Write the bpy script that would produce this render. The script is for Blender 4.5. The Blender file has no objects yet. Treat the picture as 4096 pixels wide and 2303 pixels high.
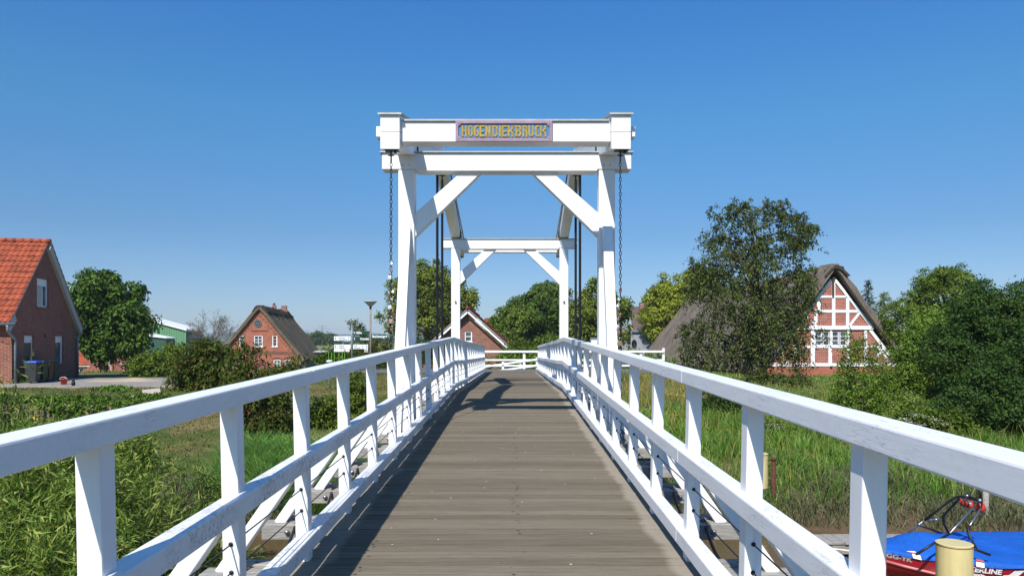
import bpy, bmesh, math, random
import numpy as np
from mathutils import Vector, Matrix

SC = bpy.context.scene
COL = SC.collection
R = math.radians
F, CX, HY = 740.0, 513.5, 340.0          # focal length, vanishing point and eye line of the photograph (1024 px wide)
BX = -0.11                               # the bridge axis lies a little left of the camera


def P(px, py, d):
    return Vector(((px - CX) / F * d, d, (HY - py) / F * d))


# ------------------------------------------------------------------ mesh helpers
class MB:
    def __init__(self):
        self.v, self.f, self.uv, self.m = [], [], {}, []

    def face(self, pts, uvs=None, mi=0):
        i = len(self.v)
        self.v += [tuple(p) for p in pts]
        if uvs:
            self.uv[len(self.f)] = uvs
        self.f.append(tuple(range(i, i + len(pts))))
        self.m.append(mi)

    def add(self, vs, fs, mi=0):
        i = len(self.v)
        self.v += [tuple(p) for p in vs]
        for q in fs:
            self.f.append(tuple(k + i for k in q))
            self.m.append(mi)

    def hexa(self, c, mi=0):             # 8 corners: bottom ring 0-3, top ring 4-7
        self.add(c, [(3, 2, 1, 0), (4, 5, 6, 7), (0, 1, 5, 4), (1, 2, 6, 5), (2, 3, 7, 6), (3, 0, 4, 7)], mi)

    def box(self, x0, x1, y0, y1, z0, z1, mi=0):
        self.hexa([(x0, y0, z0), (x1, y0, z0), (x1, y1, z0), (x0, y1, z0),
                   (x0, y0, z1), (x1, y0, z1), (x1, y1, z1), (x0, y1, z1)], mi)

    def beam(self, p0, p1, w, h, up=(0, 0, 1), mi=0, w1=None, h1=None):
        p0, p1, up = Vector(p0), Vector(p1), Vector(up)
        d = (p1 - p0).normalized()
        s = d.cross(up).normalized()
        u = s.cross(d).normalized()
        w1 = w if w1 is None else w1
        h1 = h if h1 is None else h1
        c = []
        for p, a, b in ((p0, w / 2, h / 2), (p1, w1 / 2, h1 / 2)):
            c += [p - s * a - u * b, p + s * a - u * b, p + s * a + u * b, p - s * a + u * b]
        self.hexa(c, mi)

    def obox(self, O, u, n, a0, a1, z0, z1, b0, b1, mi=0):   # box in a wall frame: u along, n outwards
        q = lambda a, b, z: O + u * a + n * b + Vector((0, 0, z))
        self.hexa([q(a0, b0, z0), q(a1, b0, z0), q(a1, b1, z0), q(a0, b1, z0),
                   q(a0, b0, z1), q(a1, b0, z1), q(a1, b1, z1), q(a0, b1, z1)], mi)

    def tube(self, pts, r, n=8, mi=0, cap=True):
        pts = [Vector(p) for p in pts]
        rs = r if isinstance(r, (list, tuple)) else [r] * len(pts)
        vs, fs = [], []
        ref = None
        for i, p in enumerate(pts):
            d = (pts[min(i + 1, len(pts) - 1)] - pts[max(i - 1, 0)])
            d = d.normalized() if d.length > 1e-9 else Vector((0, 0, 1))
            if ref is None:
                ref = d.orthogonal().normalized()
            s = (ref - d * ref.dot(d))
            s = s.normalized() if s.length > 1e-6 else d.orthogonal().normalized()
            ref = s
            t = d.cross(s)
            for k in range(n):
                a = 2 * math.pi * k / n
                vs.append(p + (s * math.cos(a) + t * math.sin(a)) * rs[i])
        for i in range(len(pts) - 1):
            for k in range(n):
                k2 = (k + 1) % n
                fs.append((i * n + k, i * n + k2, (i + 1) * n + k2, (i + 1) * n + k))
        if cap:
            fs.append(tuple(reversed(range(n))))
            fs.append(tuple(range((len(pts) - 1) * n, len(pts) * n)))
        self.add(vs, fs, mi)

    def lathe(self, c, prof, n=24, mi=0):
        c = Vector(c)
        vs, fs = [], []
        for r, z in prof:
            for k in range(n):
                a = 2 * math.pi * k / n
                vs.append(c + Vector((r * math.cos(a), r * math.sin(a), z)))
        for i in range(len(prof) - 1):
            for k in range(n):
                k2 = (k + 1) % n
                fs.append((i * n + k, i * n + k2, (i + 1) * n + k2, (i + 1) * n + k))
        fs.append(tuple(reversed(range(n))))
        fs.append(tuple(range((len(prof) - 1) * n, len(prof) * n)))
        self.add(vs, fs, mi)

    def sphere(self, c, r, n=12, mi=0):
        prof = [(max(1e-4, r * math.sin(math.pi * i / n)), -r * math.cos(math.pi * i / n)) for i in range(n + 1)]
        self.lathe(c, prof, n * 2, mi)

    def prism(self, poly, off, mi=0):     # polygon of 3d points, pushed by off
        off = Vector(off)
        n = len(poly)
        vs = [Vector(p) for p in poly] + [Vector(p) + off for p in poly]
        fs = [tuple(reversed(range(n))), tuple(range(n, 2 * n))]
        for k in range(n):
            k2 = (k + 1) % n
            fs.append((k, k2, n + k2, n + k))
        self.add(vs, fs, mi)


def fix_normals(me):
    bm = bmesh.new()
    bm.from_mesh(me)
    bmesh.ops.recalc_face_normals(bm, faces=bm.faces)
    bm.to_mesh(me)
    bm.free()


def obj(name, mb, mats, parent=None, smooth=False, bevel=0, recalc=True, **props):
    me = bpy.data.meshes.new(name)
    me.from_pydata(mb.v, [], mb.f)
    mats = mats if isinstance(mats, (list, tuple)) else [mats]
    for m in mats:
        me.materials.append(m)
    if len(mats) > 1:
        me.polygons.foreach_set('material_index', mb.m)
    if not mb.uv and any('brick' in m.name for m in mats):      # box-projected brick coordinates
        for fi, f in enumerate(mb.f):
            a, b_, c = (Vector(mb.v[k]) for k in f[:3])
            nn_ = (b_ - a).cross(c - a)
            hz = Vector((-nn_.y, nn_.x, 0))
            hz = hz.normalized() if hz.length > 1e-9 else Vector((1, 0, 0))
            flat = abs(nn_.z) > .9 * nn_.length
            mb.uv[fi] = [((Vector(mb.v[k]).dot(hz), mb.v[k][1] if flat else mb.v[k][2])) for k in f]
    if mb.uv:
        ul = me.uv_layers.new(name='UVMap')
        for fi, uvs in mb.uv.items():
            p = me.polygons[fi]
            for li, uv in zip(p.loop_indices, uvs):
                ul.data[li].uv = uv
    if recalc:
        fix_normals(me)
    if smooth:
        me.polygons.foreach_set('use_smooth', [True] * len(me.polygons))
    return link(name, me, parent, bevel, **props)


def link(name, me, parent=None, bevel=0, **props):
    o = bpy.data.objects.new(name, me)
    COL.objects.link(o)
    if parent is not None:
        o.parent = parent
        o.matrix_parent_inverse = world_of(parent).inverted()
    if bevel:
        b = o.modifiers.new('bevel', 'BEVEL')
        b.width, b.segments, b.limit_method = bevel, 2, 'ANGLE'
        b.harden_normals = False
    for k, v in props.items():
        o[k] = v
    return o


def world_of(o):
    m = Matrix.LocRotScale(o.location, o.rotation_euler, o.scale)
    if o.parent is not None:
        return world_of(o.parent) @ o.matrix_parent_inverse @ m
    return m


def thing(name, loc, label, cat, group=None):
    o = bpy.data.objects.new(name, None)
    o.empty_display_size = .2
    COL.objects.link(o)
    o.location = loc
    tag(o, label, cat, group)
    return o


def tag(o, label, cat, group=None):
    o['label'], o['category'] = label, cat
    if group:
        o['group'] = group
    return o


def kind(o, k):
    o['kind'] = k
    return o


def text_mb(s, size, depth=.004, bold=0.0, sx=1.0, align='LEFT'):
    cu = bpy.data.curves.new('lettering', 'FONT')
    cu.body, cu.size, cu.extrude, cu.offset, cu.align_x = s, size, depth, bold, align
    cu.resolution_u = 3
    o = bpy.data.objects.new('lettering', cu)
    COL.objects.link(o)
    dg = bpy.context.evaluated_depsgraph_get()
    dg.update()
    me = bpy.data.meshes.new_from_object(o.evaluated_get(dg))
    bpy.data.objects.remove(o)
    v = [(a.co.x * sx, a.co.y, a.co.z) for a in me.vertices]
    f = [tuple(p.vertices) for p in me.polygons]
    bpy.data.meshes.remove(me)
    return v, f


def put_text(mb, s, size, O, u, n, depth=.003, bold=0.0, sx=1.0, align='LEFT', up=Vector((0, 0, 1)), mi=0):
    v, f = text_mb(s, size, depth, bold, sx, align)
    mb.add([O + u * a + up * b + n * (c + depth) for a, b, c in v], f, mi)


# ------------------------------------------------------------------ materials
def base_mat(name):
    m = bpy.data.materials.new(name)
    m.use_nodes = True
    nt = m.node_tree
    return m, nt, nt.nodes['Principled BSDF']


def nd(nt, t, **kw):
    n = nt.nodes.new(t)
    for k, v in kw.items():
        if k.startswith('_'):
            setattr(n, k[1:], v)
        else:
            key = int(k[1:]) if k[0] == 'i' and k[1:].isdigit() else k.replace('__', ' ')
            n.inputs[key].default_value = v
    return n


def ramp(nt, fac, stops):
    r = nt.nodes.new('ShaderNodeValToRGB')
    e = r.color_ramp.elements
    while len(e) < len(stops):
        e.new(.5)
    for k, (p, c) in zip(e, stops):
        k.position = p
        k.color = c if len(c) == 4 else (*c, 1)
    nt.links.new(fac, r.inputs['Fac'])
    return r.outputs['Color']


def mix(nt, fac, a, b, mode='MIX'):
    n = nt.nodes.new('ShaderNodeMix')
    n.data_type, n.blend_type = 'RGBA', mode
    for s, v in ((n.inputs[0], fac), (n.inputs[6], a), (n.inputs[7], b)):
        if isinstance(v, (int, float)):
            s.default_value = v
        elif isinstance(v, tuple):
            s.default_value = v if len(v) == 4 else (*v, 1)
        else:
            nt.links.new(v, s)
    return n.outputs[2]


def coords(nt, scale=(1, 1, 1), out='Object'):
    tc = nt.nodes.new('ShaderNodeTexCoord')
    mp = nt.nodes.new('ShaderNodeMapping')
    mp.inputs['Scale'].default_value = scale
    nt.links.new(tc.outputs[out], mp.inputs['Vector'])
    return mp.outputs['Vector']


def noise(nt, vec, scale=5, detail=5, rough=.6, out='Fac'):
    n = nd(nt, 'ShaderNodeTexNoise', Scale=scale, Detail=detail, Roughness=rough)
    nt.links.new(vec, n.inputs['Vector'])
    return n.outputs[out]


def bump(nt, bsdf, h, dist=.01, strength=.6):
    b = nd(nt, 'ShaderNodeBump', Strength=strength, Distance=dist)
    nt.links.new(h, b.inputs['Height'])
    nt.links.new(b.outputs['Normal'], bsdf.inputs['Normal'])


def simple(name, col, rough=.6, var=.15, scale=6, bmp=0, metal=0, stretch=(1, 1, 1), spec=.4):
    m, nt, b = base_mat(name)
    v = coords(nt, stretch)
    f = noise(nt, v, scale)
    lo = tuple(max(0, c * (1 - var)) for c in col)
    hi = tuple(min(1, c * (1 + var)) for c in col)
    nt.links.new(ramp(nt, f, [(.3, lo), (.7, hi)]), b.inputs['Base Color'])
    b.inputs['Roughness'].default_value = rough
    b.inputs['Metallic'].default_value = metal
    b.inputs['Specular IOR Level'].default_value = spec
    if bmp:
        bump(nt, b, noise(nt, v, scale * 4, 4), bmp)
    return m


def leaf_mat(name, cols, trans=.35, rough=.55):
    m, nt, b = base_mat(name)
    g = nt.nodes.new('ShaderNodeNewGeometry')
    n = len(cols)
    c = ramp(nt, g.outputs['Random Per Island'], [(i / max(1, n - 1), cc) for i, cc in enumerate(cols)])
    big = noise(nt, coords(nt), .55, 3)
    c = mix(nt, .75, c, ramp(nt, big, [(.3, (.62, .66, .6)), (.72, (1.25, 1.2, 1.1))]), 'MULTIPLY')
    nt.links.new(c, b.inputs['Base Color'])
    b.inputs['Roughness'].default_value = rough
    b.inputs['Specular IOR Level'].default_value = .16
    t = nt.nodes.new('ShaderNodeBsdfTranslucent')
    nt.links.new(mix(nt, 1.0, c, (1.25, 1.3, .7), 'MULTIPLY'), t.inputs['Color'])
    ms = nt.nodes.new('ShaderNodeMixShader')
    ms.inputs[0].default_value = trans * .62
    nt.links.new(b.outputs[0], ms.inputs[1])
    nt.links.new(t.outputs[0], ms.inputs[2])
    nt.links.new(ms.outputs[0], nt.nodes['Material Output'].inputs['Surface'])
    return m


def brick_mat(name, c1, c2, mortar, bw=.24, rh=.075, ms=.010, rough=.85):
    m, nt, b = base_mat(name)
    uv = nt.nodes.new('ShaderNodeUVMap')
    br = nd(nt, 'ShaderNodeTexBrick', Color1=(*c1, 1), Color2=(*c2, 1), Mortar=(*mortar, 1), Scale=1.0)
    br.inputs['Mortar Size'].default_value = ms
    br.inputs['Brick Width'].default_value = bw
    br.inputs['Row Height'].default_value = rh
    br.inputs['Mortar Smooth'].default_value = .15
    nt.links.new(uv.outputs[0], br.inputs['Vector'])
    f = noise(nt, uv.outputs[0], 1.3, 4)
    c = mix(nt, .6, br.outputs['Color'], ramp(nt, f, [(.3, (.7, .68, .68)), (.7, (1.15, 1.1, 1.1))]), 'MULTIPLY')
    f2 = noise(nt, uv.outputs[0], 30, 3)
    c = mix(nt, .4, c, ramp(nt, f2, [(.3, (.7, .7, .7)), (.7, (1.2, 1.2, 1.2))]), 'MULTIPLY')
    nt.links.new(c, b.inputs['Base Color'])
    b.inputs['Roughness'].default_value = rough
    inv = nd(nt, 'ShaderNodeMath', _operation='SUBTRACT', i0=1.0)
    nt.links.new(br.outputs['Fac'], inv.inputs[1])
    bump(nt, b, inv.outputs[0], .008, .7)
    return m


def paint_mat(name, base=(.8, .8, .8), mildew=.0, cracks=0.0, rough=.42, stretch=(30, 4, 30)):
    m, nt, b = base_mat(name)
    v = coords(nt)
    c = ramp(nt, noise(nt, v, 1.7, 5), [(.3, tuple(x * .97 for x in base)), (.7, base)])
    gr = noise(nt, coords(nt, stretch), 1.0, 4)
    c = mix(nt, .5, c, ramp(nt, gr, [(.28, (.89, .89, .87)), (.55, (1, 1, 1))]), 'MULTIPLY')
    sp = noise(nt, v, 55, 4)
    c = mix(nt, 1.0, c, ramp(nt, sp, [(.20, (.6, .59, .55)), (.25, (1, 1, 1))]), 'MULTIPLY')
    if mildew:
        k = noise(nt, v, 2.3, 5, .65)
        k2 = noise(nt, v, 42, 5, .75)
        mu = nd(nt, 'ShaderNodeMath', _operation='MULTIPLY')
        nt.links.new(ramp(nt, k, [(.42, (0, 0, 0)), (.58, (1, 1, 1))]), mu.inputs[0])
        nt.links.new(ramp(nt, k2, [(.46, (0, 0, 0)), (.66, (1, 1, 1))]), mu.inputs[1])
        mu2 = nd(nt, 'ShaderNodeMath', _operation='MULTIPLY', i1=mildew)
        nt.links.new(mu.outputs[0], mu2.inputs[0])
        c = mix(nt, mu2.outputs[0], c, (.16, .17, .12))
    if cracks:
        w = noise(nt, coords(nt, (6, 1.3, 14)), 3.0, 6, .6)
        k = noise(nt, v, .9, 3)
        ln = ramp(nt, w, [(.488, (0, 0, 0)), (.5, (1, 1, 1)), (.512, (0, 0, 0))])
        mu = nd(nt, 'ShaderNodeMath', _operation='MULTIPLY')
        nt.links.new(ln, mu.inputs[0])
        nt.links.new(ramp(nt, k, [(.5, (0, 0, 0)), (.6, (cracks, cracks, cracks))]), mu.inputs[1])
        c = mix(nt, mu.outputs[0], c, (.25, .25, .25))
    nt.links.new(c, b.inputs['Base Color'])
    b.inputs['Roughness'].default_value = rough
    b.inputs['Specular IOR Level'].default_value = .4
    bump(nt, b, gr, .0015, .5)
    return m


def glass_mat(name, col=(.03, .04, .05), rough=.06):
    m, nt, b = base_mat(name)
    v = coords(nt)
    nt.links.new(ramp(nt, noise(nt, v, 2.2, 3), [(.4, col), (.62, tuple(c * 3 + .02 for c in col))]), b.inputs['Base Color'])
    b.inputs['Roughness'].default_value = rough
    b.inputs['Specular IOR Level'].default_value = .8
    return m


def thatch_mat(name, lo, hi):
    m, nt, b = base_mat(name)
    v = coords(nt)
    f = noise(nt, coords(nt, (1, 1, .35)), 9, 6, .7)
    f2 = noise(nt, v, .45, 4)
    c = ramp(nt, f, [(.3, lo), (.7, hi)])
    c = mix(nt, .8, c, ramp(nt, f2, [(.3, (.7, .7, .68)), (.7, (1.2, 1.15, 1.05))]), 'MULTIPLY')
    fine = noise(nt, coords(nt, (1, 1, .3)), 34, 4, .7)
    c = mix(nt, .7, c, ramp(nt, fine, [(.32, (.5, .5, .5)), (.66, (1.25, 1.25, 1.25))]), 'MULTIPLY')
    nt.links.new(c, b.inputs['Base Color'])
    b.inputs['Roughness'].default_value = .95
    b.inputs['Specular IOR Level'].default_value = .1
    bump(nt, b, fine, .06, .9)
    return m


M = {}
M['white'] = paint_mat('white_timber_paint', (.83, .825, .81), stretch=(20, 20, 2.2))
M['rail'] = paint_mat('white_rail_paint', (.82, .82, .815), mildew=.10, cracks=.75)
M['mildew'] = paint_mat('mildewed_white_paint', (.80, .80, .79), mildew=.85)
M['cap'] = simple('zinc_capping', (.42, .42, .38), .45, .15, 9, 0, .25)
M['iron'] = simple('dark_iron', (.025, .025, .028), .45, .3, 20, 0, .6)
M['chain'] = simple('chain_steel', (.03, .026, .026), .5, .4, 30, 0, .7)
M['steel'] = simple('bright_steel', (.45, .45, .46), .3, .2, 20, 0, .9)
M['grey_timber'] = simple('weathered_grey_timber', (.30, .28, .25), .85, .4, 9, .006, 0, (.6, 4, 8))
M['cable'] = simple('black_cable', (.015, .015, .016), .5, .2, 10)
M['whiteplain'] = simple('white_frame', (.84, .84, .83), .4, .06, 6)
M['glass'] = glass_mat('window_glass')
M['zinc'] = simple('grey_zinc_pipe', (.20, .24, .25), .5, .2, 8, 0, .3)
M['bark'] = simple('bark', (.085, .065, .048), .9, .4, 14, .02, 0, (1, 1, .3))
M['paleblark'] = simple('pale_bark', (.2, .17, .13), .9, .3, 14, .015)
M['rust'] = simple('rusty_steel', (.085, .028, .016), .85, .4, 14, .004)
M['signgreen'] = simple('green_sign', (.006, .065, .036), .35, .05, 5)
M['signwhite'] = simple('white_sign', (.82, .83, .83), .35, .03, 5)
M['signgrey'] = simple('sign_print_grey', (.32, .36, .36), .5, .05, 5)
M['signlogo_green'] = simple('sign_arrow_green', (.02, .22, .13), .45, .05, 5)
M['signblue'] = simple('sign_pictogram_blue', (.15, .32, .7), .45, .05, 5)
M['signred'] = simple('sign_red_print', (.6, .12, .13), .45, .05, 5)
# ================================================================== the drawbridge
def deck_z(y):
    if y < 17.5:
        return -1.627 + .0233 * y
    z = -1.627 + .0233 * 17.5
    if y < 21.6:
        return z - .0225 * (y - 17.5)
    return z - .0225 * 4.1 - .0165 * (y - 21.6)


def deck_mat():
    m, nt, b = base_mat('decking_boards')
    g = nt.nodes.new('ShaderNodeNewGeometry')
    c = ramp(nt, g.outputs['Random Per Island'], [(0, (.128, .109, .080)), (.35, (.160, .137, .101)), (.7, (.184, .158, .117)), (1, (.144, .123, .091))])
    st = noise(nt, coords(nt, (1.1, 55, 1)), 1.6, 6, .7)
    c = mix(nt, .85, c, ramp(nt, st, [(.28, (.55, .53, .5)), (.5, (1, .98, .96)), (.72, (1.3, 1.28, 1.24))]), 'MULTIPLY')
    sp = noise(nt, coords(nt, (5, 34, 1)), 3.0, 5, .75)
    c = mix(nt, 1, c, ramp(nt, sp, [(.29, (.30, .28, .25)), (.36, (1, 1, 1)), (.66, (1, 1, 1)), (.74, (1.5, 1.5, 1.45))]), 'MULTIPLY')
    blot = noise(nt, coords(nt), .9, 4)
    c = mix(nt, .3, c, ramp(nt, blot, [(.3, (.78, .78, .76)), (.7, (1.15, 1.14, 1.12))]), 'MULTIPLY')
    # bleached, scuffed border along both railings: wear that belongs to the boards
    sx = nt.nodes.new('ShaderNodeSeparateXYZ')
    nt.links.new(coords(nt), sx.inputs[0])
    ab = nd(nt, 'ShaderNodeMath', _operation='ADD', i1=-BX)
    nt.links.new(sx.outputs['X'], ab.inputs[0])
    ab2 = nd(nt, 'ShaderNodeMath', _operation='ABSOLUTE')
    nt.links.new(ab.outputs[0], ab2.inputs[0])
    wob = nd(nt, 'ShaderNodeMath', _operation='MULTIPLY_ADD', i1=.24, i2=-.12)
    nt.links.new(noise(nt, coords(nt, (1, 3.2, 1)), 1.2, 4), wob.inputs[0])
    s = nd(nt, 'ShaderNodeMath', _operation='ADD')
    nt.links.new(ab2.outputs[0], s.inputs[0])
    nt.links.new(wob.outputs[0], s.inputs[1])
    edge = ramp(nt, s.outputs[0], [(.0, (0, 0, 0)), (.5, (0, 0, 0))])
    mr = nd(nt, 'ShaderNodeMapRange', i1=1.13, i2=1.19)
    nt.links.new(s.outputs[0], mr.inputs[0])
    me_ = nd(nt, 'ShaderNodeMath', _operation='MULTIPLY', i1=.55)
    nt.links.new(mr.outputs[0], me_.inputs[0])
    c = mix(nt, me_.outputs[0], c, (.37, .325, .265))
    # thin line of moss where water stands beside the left railing
    ms = nd(nt, 'ShaderNodeMapRange', i1=1.2, i2=1.23)
    nt.links.new(s.outputs[0], ms.inputs[0])
    nt.links.new(c, b.inputs['Base Color'])
    b.inputs['Roughness'].default_value = .8
    b.inputs['Specular IOR Level'].default_value = .25
    bump(nt, b, noise(nt, coords(nt, (3, 90, 1)), 2.0, 4, .7), .003, .7)
    return m


M['deck'] = deck_mat()
bridge = thing('drawbridge', (BX, 0, deck_z(0)), 'white wooden double drawbridge with plank deck, railings and two portals', 'bridge')

rnd = random.Random(4)
mb = MB()
y = -4.0
while y < 36.75:
    w = .1375
    za, zb = deck_z(y), deck_z(y + w)
    dz = rnd.uniform(-.003, .003)
    x0, x1 = BX - 1.46 + rnd.uniform(-.01, .01), BX + 1.46 + rnd.uniform(-.01, .01)
    pf = [(0, -.045), (0, 0)]                   # grooved decking profile
    for k in range(5):
        c = .0145 + k * .0275
        pf += [(c - .0015, 0), (c + .001, -.008), (c + .009, -.008), (c + .0115, 0)]
    pf += [(w, 0), (w, -.045)]
    rowsv = []
    for x in (x0, x1):
        for dy, h in pf:
            rowsv.append((x, y + dy, za + (zb - za) * dy / w + h + dz))
    for jx in [q for q in (-.92, .13) if rnd.random() < .42]:           # countersunk screws along the joists
        for dy in (.03, .108):
            xx, yy = BX + jx + rnd.uniform(-.03, .03), y + dy + rnd.uniform(-.004, .004)
            zz = deck_z(yy) + dz + .0012
            mb.face([(xx - .011, yy - .0055, zz), (xx + .011, yy - .0055, zz), (xx + .011, yy + .0055, zz), (xx - .011, yy + .0055, zz)], None, 1)
    for _ in range(rnd.choice((0, 1, 1))):        # seeds and crumbs blown against the seams
        xx = BX + rnd.uniform(-1.3, 1.3)
        s_ = rnd.uniform(.003, .0065)
        zz = za + dz + .004
        mb.face([(xx - s_ * 1.6, y + .004, zz), (xx + s_, y - .003, zz), (xx + s_ * 1.5, y + .008, zz + .003), (xx - s_, y + .012, zz + .002)], None, 2)
    n = len(pf)
    mb.add(rowsv, [(i, i + n, i + n + 1, i + 1) for i in range(n - 1)] + [tuple(range(n)), (n - 1, 2 * n - 1, n, 0)])
    y += .145
obj('deck', mb, [M['deck'], M['cable'], simple('pale_crumbs', (.5, .46, .34), .9, .3, 20)], bridge, recalc=True)

mb = MB()
for sx in (-1, 1):
    for a, b_ in ((-4, 17.5), (17.5, 21.6), (21.6, 36.7)):
        mb.beam((BX + sx * .75, a, deck_z(a) - .35), (BX + sx * .75, b_, deck_z(b_) - .35), .2, .4)
obj('deck_girder', mb, M['grey_timber'], bridge)

LEAN = .02


def rail_x(sx, lat, h):
    return BX + sx * (lat + LEAN * (h - .75))


def rail_piece(mb, sx, a, b_, lat0, lat1, h0, h1, mi=0):
    c = []
    for h in (h0, h1):
        for yy, l in ((a, lat0), (a, lat1), (b_, lat1), (b_, lat0)):
            c.append((rail_x(sx, l, h), yy, deck_z(yy) + h))
    if sx < 0:
        c = [c[i] for i in (1, 0, 3, 2, 5, 4, 7, 6)]
    mb.hexa(c, mi)


POSTS = [1.34 + 1.26 * k for k in range(29)]
YEND = 36.75
KNOTS = [17.5, 21.6]
for sx in (-1, 1):
    # rails: lengths of timber butted over every third post and at the kinks of the deck
    cuts = sorted(set([-4.0, -1.2] + [POSTS[i] + .05 for i in range(0, 29, 3)] + KNOTS + [YEND]))
    cuts = [c for i, c in enumerate(cuts) if i == 0 or c - cuts[i - 1] > .5 or c in KNOTS or c == YEND]
    top, mid, low = MB(), MB(), MB()
    for a, b_ in zip(cuts, cuts[1:]):
        rail_piece(top, sx, a + .0012, b_ - .0012, 1.274, 1.404, 1.205, 1.300)
        rail_piece(mid, sx, a + .0012, b_ - .0012, 1.257, 1.364, .648, .750)
        rail_piece(low, sx, a + .001, b_ - .001, 1.257, 1.364, .098, .200)
    railing = obj('railing', top, M['rail'], bridge, bevel=.009)
    obj('middle_rail', mid, M['mildew'] if sx < 0 else M['rail'], railing, bevel=.009)
    obj('bottom_rail', low, M['mildew'] if sx < 0 else M['rail'], railing, bevel=.009)
    for yp in POSTS:
        if yp > YEND - .05:
            continue
        mb = MB()
        rail_piece(mb, sx, yp - .05, yp + .05, 1.307, 1.396, -.30, 1.207)
        obj('post', mb, M['white'], railing, bevel=.007)
        if yp < 34:
            mb = MB()
            z = deck_z(yp)
            mb.beam((BX + sx * 1.38, yp, z + .66), (BX + sx * 1.90, yp, z - .09), .086, .12, (0, 1, 0))
            obj('strut', mb, M['white'], railing, bevel=.006)
            mb = MB()
            mb.box(BX + sx * .86, BX + sx * 2.02, yp - .13, yp + .045, z - .205, z - .072)
            mb.box(BX + sx * .86, BX + sx * 1.86, yp + .05, yp + .19, z - .19, z - .055)
            og = obj('outrigger', mb, M['grey_timber'], bridge, bevel=.008)
            bl = MB()
            bl.sphere((BX + sx * 1.80, yp - .14, z - .135), .023, 6)
            obj('bolt', bl, M['steel'], og, smooth=True)
    for h in (.345, .49):
        mb = MB()
        pts = [(rail_x(sx, 1.35, h), yp, deck_z(yp) + h) for yp in [-3.8] + POSTS if yp < YEND]
        mb.tube(pts, .0042, 5)
        for yp in POSTS[:-1]:
            p = Vector((rail_x(sx, 1.35, h), yp - .0515, deck_z(yp) + h))
            mb.tube([p, p + Vector((0, -.004, 0))], .012, 8)
        obj('wire', mb, M['iron'], railing, smooth=True)


# ------------------------------------------------------------------ portals with balance beams
def beam_c(dy):
    return 3.24 + (.2 if dy < 0 else .215) * dy


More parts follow.
